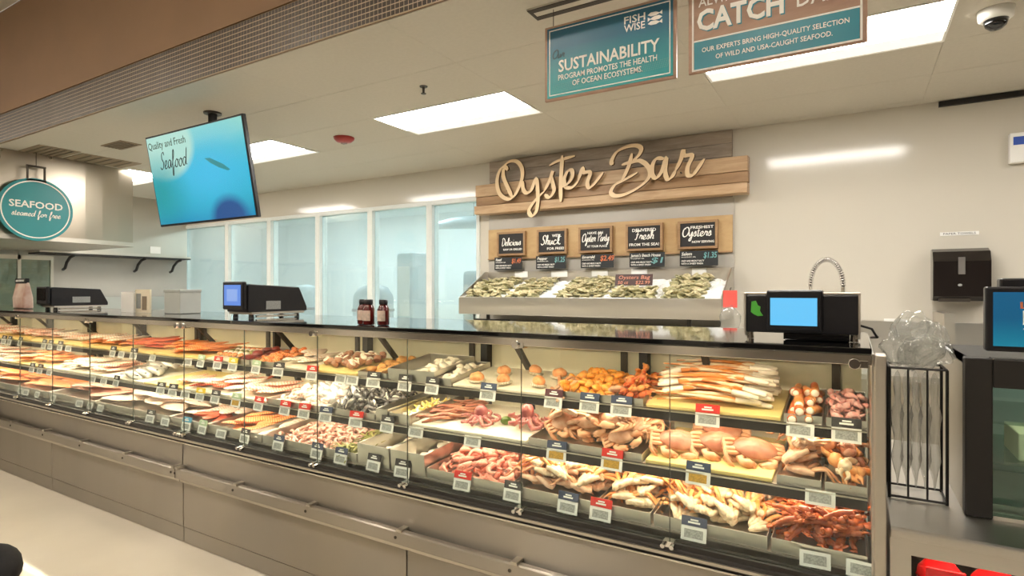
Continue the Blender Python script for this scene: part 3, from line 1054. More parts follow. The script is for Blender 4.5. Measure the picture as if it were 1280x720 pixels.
def make_octopus(seed=1):
    q = random.Random(seed)
    t = empty('octopus')
    MB().ball((0, 0.01, 0.05), (0.032, 0.03, 0.034), 14, 8).build('head', M['octopus'], t, True)
    for i in range(8):
        a0 = 2 * PI * i / 8
        pts, rad = [], []
        for j in range(16):
            u = j / 15
            # run outward, then curl back on itself
            if u < 0.45:
                rr = 0.02 + 0.11 * u
                p = (rr * math.cos(a0 + u * 0.8), rr * math.sin(a0 + u * 0.8), 0.036 - 0.06 * u)
                c = p
            else:
                w = (u - 0.45) / 0.55
                cr = 0.026 * (1 - 0.7 * w)
                aa = a0 + 0.36 - 2.0 + 5.2 * w
                ctr = (0.075 * math.cos(a0 + 0.62), 0.075 * math.sin(a0 + 0.62))
                p = (ctr[0] + cr * math.cos(aa), ctr[1] + cr * math.sin(aa), 0.012 + 0.02 * w + 0.012 * (i % 2))
            pts.append(p)
            rad.append(0.0115 * (1 - 0.72 * u))
        b = MB().mat(0).tube(pts, rad, 8)
        b.mat(1)
        for j in range(2, 13):
            p = pts[j]
            b.ball((p[0], p[1] - rad[j] * 0.6, p[2] + rad[j] * 0.7), (rad[j] * 0.45,) * 3, 5, 3)
        b.build('tentacle', [M['octopus'], M['sucker']], t, True)
    return t


def crawfish_mesh(seed):
    q = random.Random(seed)
    b = MB()
    pts, rad = [], []
    for i in range(15):
        u = i / 14
        a = 1.5 * max(0, u - 0.45)
        pts.append((-0.045 + 0.085 * u, 0.03 * a * a, 0.012 - 0.01 * a))
        base = 0.012 if u < 0.45 else 0.0115 * (1.25 - 0.6 * u)
        rad.append((0.004 if i == 0 else base) * (1.0 if u < 0.45 else (1.1 if i % 2 else 0.86)))
    b.tube(pts, rad, 8)
    e = pts[-1]
    b.prism([(e[0], e[1] - 0.006), (e[0] + 0.018, e[1] - 0.012), (e[0] + 0.022, e[1]), (e[0] + 0.018, e[1] + 0.012), (e[0], e[1] + 0.006)], 'z', e[2] - 0.002, e[2] + 0.002)
    for s in (-1, 1):
        c = claw_mb(0.05, 0.007, PI - s * 0.5, (-0.03, s * 0.008, 0.008), s * 0.4)
        b.add(c.v, c.f)
    return b.mesh('crawfish', M['lobster'], True)


def scallop_mesh():
    b = MB().mat(0).lathe([(0.017, 0), (0.0205, 0.002), (0.021, 0.02), (0.0195, 0.026)], 14)
    b.mat(1).lathe([(0.0185, 0.022), (0.017, 0.030), (0.008, 0.033), (0.001, 0.033)], 14)
    return b.mesh('scallop', [M['bacon'], M['white_meat']], True)


def king_leg_mesh(L, seed, r=0.0112):
    """one long jointed leg, pale swollen end at +x"""
    q = random.Random(seed)
    n = 15
    pts, rad, b = [], [], MB()
    bow = q.uniform(-0.03, 0.03)
    for i in range(n):
        u = i / (n - 1)
        pts.append((-L / 2 + L * u, bow * math.sin(PI * u) + 0.008 * math.sin(3 * u + seed), 0.012 * math.sin(PI * u)))
        k = 0.25 + 0.75 * min(1, u * 1.6)
        if i in (5, 10):
            k *= 1.25
        if i in (4, 9):
            k *= 0.8
        rad.append(r * k)
    c = 11
    b.mat(0).tube(pts[:c + 1], rad[:c + 1], 8, flat=0.8)
    rad2 = [rad[c], r * 1.15, r * 1.2, r * 0.8]
    b.mat(1).tube(pts[c:], rad2, 8, flat=0.8)
    return b.mesh('crab_leg', [M['king'], M['white_meat']], True)


def seg_mesh(seed):
    """a short cut piece of thick crab leg, meat showing at the cut"""
    q = random.Random(seed)
    b = MB()
    L, r = q.uniform(0.09, 0.12), q.uniform(0.012, 0.016)
    b.mat(0).tube([(0, -L / 2, 0), (0, -L / 4, 0.003), (0, L / 4, 0.004), (0, L / 2, 0)], [r * 0.95, r, r * 0.92, r * 0.8], 9)
    b.mat(1).ball((0, -L / 2, 0), (r * 0.85, 0.008, r * 0.85), 8, 5)
    return b.mesh('crab_chunk', [M['crab_red'] if seed % 2 else M['crab_orange'], M['white_meat']], True)


FIL = {m: [fillet_mesh(0.24, 0.10, 0.034, m, 0.02, s + i * 7) for s in range(3)] for i, m in enumerate(['salmon', 'salmon_red', 'white_fish', 'pink_fish'])}
BIGFIL = {m: [fillet_mesh(0.46, 0.17, 0.045, m, 0.02, s + 40) for s in range(3)] for m in ('salmon', 'pink_fish', 'white_fish')}
SHR = {m: [shrimp_mesh(m, s, r, 190 + 25 * s, th) for s in range(3)] for m, r, th in (('shrimp_pink', 0.019, 0.0085), ('shrimp_red', 0.030, 0.0125), ('shrimp_pale', 0.020, 0.009), ('pink_meat', 0.016, 0.011))}
CH = lambda m, r, sq=0.7: [chunk_mesh(r, m, s, sq) for s in range(4)]
BOX = {}

# ------------------------------------------------------------------ what lies on the three shelves, right to left
TEMPL = []


def template(o):
    TEMPL.append(o)
    return o


crab_t = template(make_crab(0.152))
crab_small = template(make_crab(0.13, 'crab_pale', 'crab_leg'))
CLO = [template(make_cluster('crab_orange', 'crab_tip', 0.125, 0.0085, s)) for s in (1, 2)]
CLT = [template(make_cluster('crab_leg', 'crab_pale', 0.105, 0.0085, s)) for s in (3, 4)]
CLR = [template(make_cluster('crab_red', 'crab_orange', 0.13, 0.011, s)) for s in (5, 6)]
fish_t = template(make_fish())

# top shelf
b = pan('top', -0.086, 0.034, 'steel tray of pink peeled shrimp on the top shelf by the end post')
heap(SHR['pink_meat'], 'shrimp', 46, 'top', -0.084, 0.032, 'peeled pink shrimp heaped on the top shelf beside the end post', 'shrimp', 'peeled shrimp by the end post', b, r=0.022, th=0.016, tilt=40, peak=0.06)
b = pan('top', -0.212, -0.09, 'steel tray of cut red crab legs on the top shelf')
heap([seg_mesh(s) for s in range(4)], 'crab_chunk', 34, 'top', -0.209, -0.093, 'cut thick red and orange crab leg lying end-on on the top shelf', 'crab leg', 'cut crab legs on the top shelf', b, r=0.03, th=0.016, yaw=(-12, 12), tilt=10, peak=0.06)
b = board('top', -0.69, -0.216, 'yellow board under the long crab legs on the top shelf')
F = None
KL = [king_leg_mesh(L, s) for s, L in enumerate((0.40, 0.42, 0.38, 0.40, 0.36))]
for i in range(62):
    y = 2.20 + 0.27 * ((i * 0.618) % 1.0)
    lay = i // 13
    o = bpy.data.objects.new('crab_limb', KL[i % 5])
    COL.objects.link(o)
    xo = -0.46 + R.uniform(-0.035, 0.015)
    o.location = (xo, y, sz('top', y) + b + 0.012 + lay * 0.019)
    o.rotation_euler = (R.uniform(-0.4, 0.4), R.uniform(-0.05, 0.07), R.uniform(-0.28, 0.16) + (PI if i % 5 == 4 else 0))
    tag(o, 'long pale orange crab leg in the big sheaf on the top shelf', 'crab leg', 'long crab legs on the top shelf')
b = pan('top', -0.81, -0.695, 'steel tray of orange crab claws on the top shelf')
CLAW_O = []
for s in range(3):
    c = claw_mb(0.085, 0.013, 0.0, (-0.04, 0, 0), 0.3 + 0.2 * s)
    CLAW_O.append(c.mesh('crab_claw', M['crab_orange' if s else 'crab_red'], True))
heap(CLAW_O, 'crab_claw', 34, 'top', -0.806, -0.70, 'small orange crab claw heaped left of the long crab legs', 'crab claw', 'orange claws on the top shelf', b, r=0.03, th=0.017, tilt=40, peak=0.06)
b = pan('top', -1.085, -0.815, 'steel tray of orange mussel meat on the top shelf')
heap(CH('orange_meat', 0.021, 0.65), 'mussel_meat', 110, 'top', -1.08, -0.82, 'orange cooked mussel meat heaped on the top shelf tray', 'mussel', 'orange mussel meats on the top shelf', b, r=0.024, th=0.015, tilt=40, peak=0.045)
b = board('top', -1.605, -1.09, 'pale board carrying six stuffed clams on the top shelf', 'board_white')
stuffed = None
spots = [(-1.50, 2.20), (-1.44, 2.34), (-1.355, 2.205), (-1.30, 2.39), (-1.19, 2.22), (-1.16, 2.37)]
for i, (x, y) in enumerate(spots):
    if stuffed is None:
        stuffed = empty('stuffed_clam')
        MB().ball((0, 0, 0.012), (0.045, 0.035, 0.014), 14, 6, lambda x, y, z: [x, y * (1 - 0.25 * x), z if z < 0 else z * 0.3]).build('shell', M['clam'], stuffed, True)
        chunk = MB().ball((0, 0, 0.026), (0.036, 0.029, 0.024), 12, 7, lambda x, y, z: [x * (1 + 0.1 * math.sin(6 * y)), y, z * (1 + 0.1 * math.sin(7 * x))])
        chunk.build('filling', M['stuffing'], stuffed, True)
        o = stuffed
    else:
        o = copy_tree(stuffed)
    o.location = (x, y, sz('top', y) + b)
    o.rotation_euler = (0.12, 0, R.uniform(0, 6.28))
    tag(o, 'round golden stuffed clam on the pale board of the top shelf', 'stuffed clam', 'stuffed clams on the board')
b = pan('top', -1.70, -1.61, 'narrow steel tray of white squid pieces beside the stuffed clams', wall=0.035)
heap(CH('white_meat', 0.02, 0.6), 'squid_chunk', 30, 'top', -1.695, -1.615, 'white squid piece in the narrow tray left of the stuffed clams', 'squid', 'white squid in the narrow tray', b, r=0.024, th=0.014, tilt=35, peak=0.05)
b = pan('top', -2.005, -1.705, 'deep steel tray with tall shiny left side holding white squid', wall=0.06)
heap(CH('white_meat', 0.026, 0.5), 'squid_chunk', 46, 'top', -1.87, -1.715, 'white squid piece in the deep shiny tray on the top shelf', 'squid', 'white squid in the deep tray', b, r=0.03, th=0.015, tilt=35, peak=0.06)
b = pan('top', -2.215, -2.01, 'steel tray of breaded golden fish on the top shelf')
heap(CH('crumb', 0.032, 0.55), 'breaded_fish', 18, 'top', -2.21, -2.015, 'golden breaded fish piece on the top shelf tray', 'breaded fish', 'breaded fish pieces', b, r=0.036, th=0.024, tilt=25, peak=0.05)
b = board('top', -2.60, -2.22, 'yellow board of wrapped scallops on the top shelf')
heap([scallop_mesh()], 'wrapped_scallop', 42, 'top', -2.59, -2.23, 'scallop wrapped in brown bacon, heaped on the top shelf', 'scallop', 'wrapped scallops', b, r=0.024, th=0.024, tilt=50, peak=0.06)
b = board('top', -2.88, -2.605, 'pale board of white fish left of the wrapped scallops', 'board_white')
heap(FIL['white_fish'], 'fish_fillet', 6, 'top', -2.87, -2.61, 'pale white fillet on the board left of the wrapped scallops', 'fish fillet', 'white fillets by the scallops', b, r=0.10, th=0.016, yaw=(60, 110), tilt=3, peak=0.03, y0=2.19, y1=2.44)
b = pan('top', -3.10, -2.885, 'steel tray of orange fish cubes on the top shelf')
heap(CH('salmon', 0.024, 0.6), 'fish_cube', 40, 'top', -3.095, -2.89, 'orange salmon cube heaped on the top shelf tray', 'salmon cube', 'salmon cubes', b, r=0.028, th=0.018, tilt=30, peak=0.05)
b = pan('top', -3.27, -3.105, 'steel tray of dark red tuna on the top shelf')
heap(CH('tuna', 0.034, 0.5), 'tuna_steak', 12, 'top', -3.265, -3.11, 'dark red tuna steak in the tray left of the salmon cubes', 'tuna', 'dark tuna steaks', b, r=0.04, th=0.024, tilt=15, peak=0.05)
b = board('top', -3.56, -3.275, 'pale board of salmon skewers on the top shelf', 'board_white')
for i in range(5):
    t = empty('salmon_skewer')
    MB().cyl((0, -0.13, 0.012), (0, 0.13, 0.012), 0.002, 6).build('stick', M['wood_light'], t)
    for j in range(5):
        MB().ball((0, -0.09 + 0.04 * j, 0.014), (0.02, 0.018, 0.014), 8, 5).build('cube', M['seaweed'] if j == 2 else M['salmon'] if j % 2 == 0 else M['white_meat'], t, True)
    t.location = (-3.51 + 0.05 * i, 2.32, sz('top', 2.32) + b)
    t.rotation_euler = (0.12, 0, R.uniform(-0.2, 0.2))
    tag(t, 'salmon skewer with green and white pieces on the pale board', 'skewer', 'salmon skewers')
b = board('top', -4.15, -3.565, 'long yellow board of orange salmon fillets on the top shelf')
heap(FIL['salmon'], 'salmon_fillet', 20, 'top', -4.14, -3.575, 'orange salmon fillet on the long yellow board of the top shelf', 'salmon fillet', 'salmon fillets right of the red ones', b, r=0.08, th=0.018, yaw=(60, 115), tilt=4, peak=0.05, y0=2.2, y1=2.44)
b = board('top', -4.62, -4.16, 'yellow board of red fish fillets on the top shelf')
heap(FIL['salmon_red'], 'fish_fillet', 14, 'top', -4.61, -4.17, 'deep red fish fillet on the top shelf between orange fillets', 'fish fillet', 'red fillets on the top shelf', b, r=0.08, th=0.02, yaw=(50, 120), tilt=5, peak=0.07, y0=2.2, y1=2.44)
b = board('top', -5.35, -4.63, 'yellow board of salmon and white fillets on the top shelf')
F = heap(FIL['salmon'], 'salmon_fillet', 12, 'top', -5.34, -4.64, 'orange salmon fillet among white fillets on the top shelf', 'salmon fillet', 'salmon among white fillets', b, r=0.09, th=0.018, yaw=(50, 120), tilt=5, peak=0.05, y0=2.2, y1=2.44)
heap(FIL['white_fish'], 'fish_fillet', 10, 'top', -5.34, -4.64, 'white fillet among orange salmon on the top shelf', 'fish fillet', 'white fillets among salmon', b, r=0.09, th=0.018, yaw=(50, 120), tilt=5, peak=0.05, y0=2.2, y1=2.44, field=F)
b = board('top', -8.4, -5.36, 'longest yellow board, at the far left end of the top shelf')
heap(FIL['white_fish'] + FIL['pink_fish'], 'fish_fillet', 60, 'top', -8.3, -5.38, 'pinkish white fillet at the far left end of the top shelf', 'fish fillet', 'pale fillets at the far left', b, r=0.10, th=0.02, yaw=(50, 120), tilt=6, peak=0.06, y0=2.2, y1=2.44)

# middle shelf
b = pan('middle', -0.086, 0.034, 'steel tray of big crab claws on the middle shelf by the end post')
CLAW_B = []
for s in range(4):
    c = claw_mb(0.13, 0.021, 0.0, (-0.06, 0, 0), 0.4 + 0.2 * s)
    CLAW_B.append(c.mesh('crab_claw', M[['crab_leg', 'crab_orange', 'crab_tip', 'crab_shell'][s]], True))
heap(CLAW_B, 'crab_claw', 22, 'middle', -0.084, 0.032, 'big mixed crab claw on the middle shelf beside the end post', 'crab claw', 'big claws by the end post', b, r=0.045, th=0.026, tilt=40, peak=0.08, y1=2.40)
b = pan('middle', -0.225, -0.09, 'dark-sided tray of tan crab pieces right of the whole crabs')
heap(None, 'crab_cluster', 18, 'middle', -0.215, -0.10, 'tan crab cluster heaped right of the whole crabs', 'crab cluster', 'tan clusters right of the crabs', b, r=0.055, th=0.03, yaw=(20, 100), tilt=25, peak=0.10, root=CLT, y0=2.11, y1=2.40)
b = board('middle', -0.665, -0.232, 'yellow board carrying the whole brown crabs on the middle shelf')
for i, (x, y, a) in enumerate([(-0.575, 2.20, 0.30), (-0.435, 2.235, 0.35), (-0.315, 2.215, 0.40), (-0.46, 2.40, 0.2)]):
    o = copy_tree(crab_t)
    o.location = (x, y, sz('middle', y) + b + 0.018)
    o.rotation_euler = (0.52, 0.10, a)
    tag(o, ['whole brown crab, leftmost of the front three on the yellow board', 'whole brown crab, middle of the front three on the yellow board',
            'whole brown crab, rightmost of the front three on the yellow board', 'whole brown crab behind the front three on the yellow board'][i], 'crab', 'whole crabs on the yellow board')
b = pan('middle', -1.155, -0.67, 'long steel tray of tangled tan crabs on the middle shelf')
F = heap(None, 'crab', 10, 'middle', -1.13, -0.70, 'small pinkish tan crab in the tangled heap on the middle shelf', 'crab', 'tangled crabs on the middle shelf', b, r=0.08, th=0.035, yaw=(-60, 60), tilt=25, peak=0.06, root=crab_small, y0=2.15, y1=2.38, pitchx=0.25)
heap(None, 'crab_cluster', 46, 'middle', -1.14, -0.69, 'loose tan crab legs in the tangled heap on the middle shelf', 'crab legs', 'tangled crab legs on the middle shelf', b, r=0.07, th=0.025, yaw=(20, 160), tilt=30, peak=0.08, root=CLT, field=F, y0=2.11, y1=2.38)
b = board('middle', -1.775, -1.16, 'pale board of octopus on the middle shelf', 'board_white')
o1 = make_octopus(1)
o1.location, o1.rotation_euler = (-1.47, 2.19, sz('middle', 2.19) + b), (0.1, 0, 0.4)
tag(o1, 'dark red curled octopus left of the other octopus on the pale board', 'octopus', 'octopuses')
o2 = make_octopus(2)
o2.location, o2.rotation_euler = (-1.235, 2.21, sz('middle', 2.21) + b), (0.1, 0, 2.0)
o2.scale = (1.0, 1.0, 1.35)
tag(o2, 'dark red heaped octopus right of the green lime on the pale board', 'octopus', 'octopuses')
lm = MB().ball((0, 0, 0.018), (0.026, 0.02, 0.019), 12, 8).build('lime', M['lime'], None, True, loc=(-1.355, 2.22, sz('middle', 2.22) + b), rot=(0, 0, 0.5))
tag(lm, 'small dark green lime between the two octopuses', 'lime')
STRIP = []
for s in range(3):
    P = [(-0.07 + 0.02 * i, 0.010 * math.sin(i * 0.9 + s), 0.004 * math.sin(i * 1.3 + 2 * s)) for i in range(8)]
    STRIP.append(MB().tube(P, [0.008, 0.013, 0.016, 0.015, 0.014, 0.013, 0.011, 0.006], 8, flat=0.5).mesh('octopus_strip', M['octopus_light'], True))
heap(STRIP, 'octopus_strip', 26, 'middle', -1.765, -1.58, 'flat reddish brown octopus leg left of the octopuses', 'octopus leg', 'loose octopus legs', b, r=0.05, th=0.012, yaw=(10, 70), tilt=8, peak=0.035)
b = pan('middle', -1.915, -1.78, 'steel tray of yellow squid strips on the middle shelf', wall=0.05)
YS = []
for s in range(3):
    P = [(-0.03 + 0.01 * i, 0.006 * math.sin(i * 1.1 + s), 0.003 * math.sin(i + s)) for i in range(7)]
    YS.append(MB().tube(P, 0.0045, 5).mesh('squid_strip', M['squid_yellow' if s else 'white_meat'], True))
heap(YS, 'squid_strip', 90, 'middle', -1.91, -1.785, 'thin yellow squid strip in the tray left of the octopus legs', 'squid strip', 'yellow squid strips', b, r=0.02, th=0.008, tilt=40, peak=0.06)
b = pan('middle', -2.0, -1.92, 'narrow bare steel tray between mussels and yellow strips', wall=0.06)
b = pan('middle', -2.36, -2.005, 'steel tray of mussels on the middle shelf')
MU = [mussel_open(s) for s in range(2)] + [shell_mesh(0.06, 0.032, 0.026, 'mussel', 3)]
heap(MU, 'mussel', 120, 'middle', -2.355, -2.01, 'black and white mussel heaped on the middle shelf', 'mussel', 'mussels on the middle shelf', b, r=0.034, th=0.02, tilt=60, peak=0.07)
b = pan('middle', -2.83, -2.365, 'steel tray of ice and white shrimp on the middle shelf')
F = heap(CH('ice', 0.034, 0.7), 'ice_lump', 40, 'middle', -2.82, -2.37, 'white lump of ice behind the pale shrimp on the middle shelf', 'ice', 'ice lumps on the middle shelf', b, r=0.04, th=0.026, tilt=60, peak=0.07, y0=2.16)
heap(SHR['shrimp_pale'], 'shrimp_bed', 60, 'middle', -2.82, -2.37, 'lower layer of pale shrimp bedded in the ice', 'shrimp', None, b, r=0.026, th=0.010, tilt=30, peak=0.05, field=F, join=M['shrimp_pale'])
heap(SHR['shrimp_pale'], 'shrimp', 56, 'middle', -2.82, -2.37, 'pale shrimp lying on ice behind the red headed tags', 'shrimp', 'pale shrimp on ice', b, r=0.026, th=0.013, tilt=30, peak=0.07, field=F)
b = board('middle', -3.16, -2.835, 'pale board of pinkish fillets on the middle shelf', 'board_white')
heap(FIL['pink_fish'], 'fish_fillet', 9, 'middle', -3.15, -2.84, 'pinkish fillet left of the iced shrimp on the middle shelf', 'fish fillet', 'pink fillets by the iced shrimp', b, r=0.08, th=0.018, yaw=(40, 80), tilt=4, peak=0.05, y0=2.1, y1=2.42)
b = board('middle', -3.66, -3.165, 'pale board of red and white fillets on the middle shelf', 'board_white')
F = heap(FIL['salmon_red'], 'fish_fillet', 7, 'middle', -3.65, -3.17, 'red fillet among white ones near the case seam, middle shelf', 'fish fillet', 'red fillets near the seam', b, r=0.08, th=0.02, yaw=(50, 120), tilt=5, peak=0.05, y0=2.1, y1=2.42)
heap(FIL['white_fish'], 'fish_fillet', 9, 'middle', -3.65, -3.17, 'white fillet among red ones near the case seam, middle shelf', 'fish fillet', 'white fillets near the seam', b, r=0.08, th=0.02, yaw=(50, 120), tilt=5, peak=0.05, y0=2.1, y1=2.42, field=F)
b = board('middle', -4.12, -3.665, 'mostly bare yellow board right of the whole silver fish')
heap(FIL['pink_fish'], 'fish_fillet', 3, 'middle', -3.9, -3.67, 'pink fillet on the mostly bare yellow board', 'fish fillet', 'pink fillets on the bare board', b, r=0.08, th=0.018, yaw=(60, 110), tilt=4, peak=0.04, y0=2.12, y1=2.36)
b = board('middle', -4.66, -4.125, 'pale board under the whole silver fish on the middle shelf', 'board_white')
for i in range(6):
    o = copy_tree(fish_t)
    y = 2.14 + 0.055 * i
    o.location = (-4.40 + 0.03 * (i % 3), y, sz('middle', y) + b + 0.012 * i)
    o.rotation_euler = (0.1, -0.1, PI + R.uniform(-0.45, -0.2))
    tag(o, 'whole silver fish in the slanted row on the middle shelf', 'fish', 'whole silver fish')
b = board('middle', -5.6, -4.665, 'long pale board of white fillets left of the silver fish', 'board_white')
F = heap(FIL['pink_fish'], 'fish_fillet', 10, 'middle', -5.0, -4.68, 'pink fillet just left of the whole silver fish', 'fish fillet', 'pink fillets by the silver fish', b, r=0.08, th=0.02, yaw=(50, 120), tilt=5, peak=0.06, y0=2.1, y1=2.42)
heap(FIL['white_fish'], 'fish_fillet', 18, 'middle', -5.59, -4.95, 'white fillet on the long pale board of the middle shelf', 'fish fillet', 'white fillets on the long board', b, r=0.08, th=0.02, yaw=(50, 120), tilt=5, peak=0.08, y0=2.1, y1=2.42)
b = board('middle', -6.35, -5.605, 'yellow board of orange fillets at the left of the middle shelf')
heap(FIL['salmon'], 'salmon_fillet', 20, 'middle', -6.34, -5.62, 'orange salmon fillet at the left end of the middle shelf', 'salmon fillet', 'salmon on the middle shelf', b, r=0.09, th=0.02, yaw=(50, 120), tilt=5, peak=0.07, y0=2.1, y1=2.42)
b = board('middle', -8.4, -6.355, 'pale board of fillets at the far left of the middle shelf', 'board_white')
heap(FIL['white_fish'] + FIL['pink_fish'], 'fish_fillet', 40, 'middle', -8.3, -6.37, 'pale fillet at the far left end of the middle shelf', 'fish fillet', 'pale fillets at the far left, middle shelf', b, r=0.10, th=0.02, yaw=(50, 120), tilt=5, peak=0.06, y0=2.1, y1=2.42)

# bottom deck
b = pan('bottom', -0.232, 0.034, 'steel tray of dark red crawfish on the bottom deck', wall=0.045, depth=0.44)
heap([crawfish_mesh(s) for s in range(2)], 'crawfish', 115, 'bottom', -0.215, 0.020, 'dark red crawfish heaped at the right end of the bottom deck', 'crawfish', 'crawfish on the bottom deck', b, r=0.036, th=0.02, tilt=35, peak=0.075, y0=2.035, y1=2.37)
o = MB().box(-0.05, 0.05, -0.04, 0.04, 0, 0.05).build('pink_bag', M['pink_meat'], None, bevel=0.018, loc=(-0.02, 2.47, sz('bottom', 2.47) + 0.012), rot=(0.2, 0.1, 0.3))
tag(o, 'small pink bag behind the crawfish at the rear of the bottom deck', 'bag')
o = MB().ball((0, 0, 0.016), (0.045, 0.02, 0.016), 12, 6, lambda x, y, z: [x, y * (1 - 0.4 * x), z]).build('green_chilli', M['pepper'], None, True, loc=(-0.13, 2.47, sz('bottom', 2.47) + 0.012))
tag(o, 'yellow-green pepper behind the crawfish on the bottom deck', 'pepper')
b = pan('bottom', -0.61, -0.237, 'steel tray of crab clusters with pale shoulders on the bottom deck', wall=0.045)
F = Field('bottom', -0.61, -0.237, 2.0, 2.5, b)
heap(None, 'crab_cluster', 46, 'bottom', -0.60, -0.245, 'orange crab cluster with pale shoulder facing front on the bottom deck', 'crab cluster', 'pale shouldered crab clusters', b, r=0.05, th=0.022, yaw=(55, 120), tilt=14, peak=0.10, root=CLO, field=F, y0=2.03, y1=2.34, pitchx=0.2)
b = pan('bottom', -0.815, -0.615, 'steel tray of mixed orange and white crab on the bottom deck', wall=0.045)
F = heap(None, 'crab_cluster', 24, 'bottom', -0.81, -0.62, 'orange crab cluster mixed with white pieces on the bottom deck', 'crab cluster', 'orange clusters with white pieces', b, r=0.06, th=0.026, yaw=(25, 155), tilt=20, peak=0.09, root=CLO, y0=2.03, y1=2.36)
heap(CH('white_meat', 0.020, 0.6), 'crab_meat', 14, 'bottom', -0.81, -0.62, 'white lump of crab meat among orange crab clusters', 'crab meat', 'white crab meat lumps', b, r=0.03, th=0.018, tilt=40, peak=0.10, field=F, y0=2.14, y1=2.42)
b = pan('bottom', -1.19, -0.82, 'steel tray of tan and orange crab on the bottom deck', wall=0.045)
F = heap(None, 'crab_cluster', 32, 'bottom', -1.18, -0.83, 'tan crab cluster left of the white crab meat, bottom deck', 'crab cluster', 'tan clusters on the bottom deck', b, r=0.06, th=0.026, yaw=(25, 155), tilt=20, peak=0.09, root=CLT, y0=2.03, y1=2.36)
heap(None, 'crab_cluster', 16, 'bottom', -1.18, -0.83, 'bright orange crab cluster among tan ones, bottom deck', 'crab cluster', 'orange clusters among tan ones', b, r=0.06, th=0.026, yaw=(25, 155), tilt=20, peak=0.11, root=CLO, field=F, y0=2.03, y1=2.36)
b = pan('bottom', -1.625, -1.195, 'steel tray of raw red shrimp on the bottom deck', wall=0.045)
heap(SHR['shrimp_red'], 'shrimp_bed', 50, 'bottom', -1.62, -1.20, 'lower layer of the red shrimp heap on the bottom deck', 'shrimp', None, b, r=0.04, th=0.02, tilt=45, peak=0.05, y1=2.44, join=M['shrimp_red'], field=(F := Field('bottom', -1.62, -1.20, 2.0, 2.5, b)))
heap(SHR['shrimp_red'], 'shrimp', 100, 'bottom', -1.62, -1.20, 'big raw red shrimp heaped on the bottom deck', 'shrimp', 'red shrimp on the bottom deck', b, r=0.04, th=0.02, tilt=40, peak=0.10, y0=2.02, y1=2.44, field=F)
for i, (xa, xb) in enumerate([(-2.045, -1.84), (-1.835, -1.63)]):
    b = pan('bottom', xa, xb, ['deep pale tray with squid rings right of the kelp', 'deep pale tray left of the red shrimp'][i], wall=0.10, depth=0.5)
    heap(CH('white_meat', 0.03, 0.4), 'squid_chunk', 26, 'bottom', xa + 0.01, xb - 0.01, ['white squid piece in the deep tray right of the kelp', 'white squid piece in the deep tray left of the red shrimp'][i], 'squid', ['squid right of the kelp', 'squid left of the red shrimp'][i], b, r=0.034, th=0.014, tilt=25, peak=0.05)
b = pan('bottom', -2.76, -2.05, 'wide steel tray of pink shrimp and clams on the bottom deck', wall=0.045)
F = Field('bottom', -2.76, -2.05, 2.0, 2.5, b)
heap([shell_mesh(0.06, 0.05, 0.03, 'clam', s) for s in range(3)], 'clam', 46, 'bottom', -2.74, -2.40, 'pale grey clam at the back of the pink shrimp, bottom deck', 'clam', 'clams behind the pink shrimp', b, r=0.034, th=0.022, tilt=35, peak=0.10, y0=2.28, y1=2.48, field=F)
heap(SHR['shrimp_pink'], 'shrimp_bed', 140, 'bottom', -2.73, -2.20, 'lower layer of the pink shrimp heap before the clams', 'shrimp', None, b, r=0.026, th=0.014, tilt=40, peak=0.06, field=F, y1=2.46, join=M['shrimp_pink'])
heap(SHR['shrimp_pink'], 'shrimp', 95, 'bottom', -2.73, -2.20, 'small pink shrimp heaped in front of the clams', 'shrimp', 'pink shrimp on the bottom deck', b, r=0.026, th=0.014, tilt=40, peak=0.09, field=F, y1=2.46)
KELP = []
for s in range(2):
    bb = MB()
    for i in range(9):
        a = i * 0.7 + s
        P = [(0, 0, 0)] + [(0.02 * j * math.cos(a) + 0.008 * math.sin(2 * j + a), 0.02 * j * math.sin(a) + 0.008 * math.cos(2 * j), 0.012 * math.sin(j + i)) for j in range(1, 5)]
        bb.tube(P, [0.006, 0.008, 0.007, 0.006, 0.002], 6, flat=0.4)
    KELP.append(bb.mesh('kelp', M['seaweed'], True))
heap(KELP, 'kelp', 22, 'bottom', -2.25, -2.06, 'olive green kelp tuft right of the pink shrimp', 'kelp', 'kelp by the pink shrimp', b, r=0.05, th=0.016, tilt=25, peak=0.05, field=F, y1=2.4)
b = pan('bottom', -2.87, -2.765, 'narrow steel tray of grey fillets left of the clams', wall=0.045)
heap(FIL['white_fish'], 'fish_fillet', 5, 'bottom', -2.865, -2.77, 'pale grey fillet in the narrow tray left of the clams', 'fish fillet', 'fillets in the narrow tray', b, r=0.08, th=0.02, yaw=(80, 100), tilt=4, peak=0.05, y0=2.04, y1=2.4)
b = pan('bottom', -3.26, -2.875, 'steel tray of orange salmon strips on the bottom deck', wall=0.045)
heap(FIL['salmon'], 'salmon_fillet', 18, 'bottom', -3.25, -2.88, 'orange salmon fillet left of the narrow tray, bottom deck', 'salmon fillet', 'salmon near the seam, bottom deck', b, r=0.08, th=0.02, yaw=(40, 130), tilt=8, peak=0.08, y0=2.04, y1=2.42)
b = pan('bottom', -3.66, -3.265, 'steel tray of red and white fish on the bottom deck', wall=0.045)
F = heap(FIL['salmon_red'], 'fish_fillet', 8, 'bottom', -3.65, -3.27, 'red fillet on the bottom deck near the case seam', 'fish fillet', 'red fillets on the bottom deck', b, r=0.08, th=0.022, yaw=(20, 150), tilt=6, peak=0.06, y0=2.04, y1=2.4)
heap(FIL['white_fish'], 'fish_fillet', 8, 'bottom', -3.65, -3.27, 'white fillet on the bottom deck near the case seam', 'fish fillet', 'white fillets on the bottom deck', b, r=0.08, th=0.022, yaw=(20, 150), tilt=6, peak=0.08, y0=2.1, y1=2.46, field=F)
b = pan('bottom', -4.62, -3.665, 'long steel tray of large pale fillets on the bottom deck', wall=0.045)
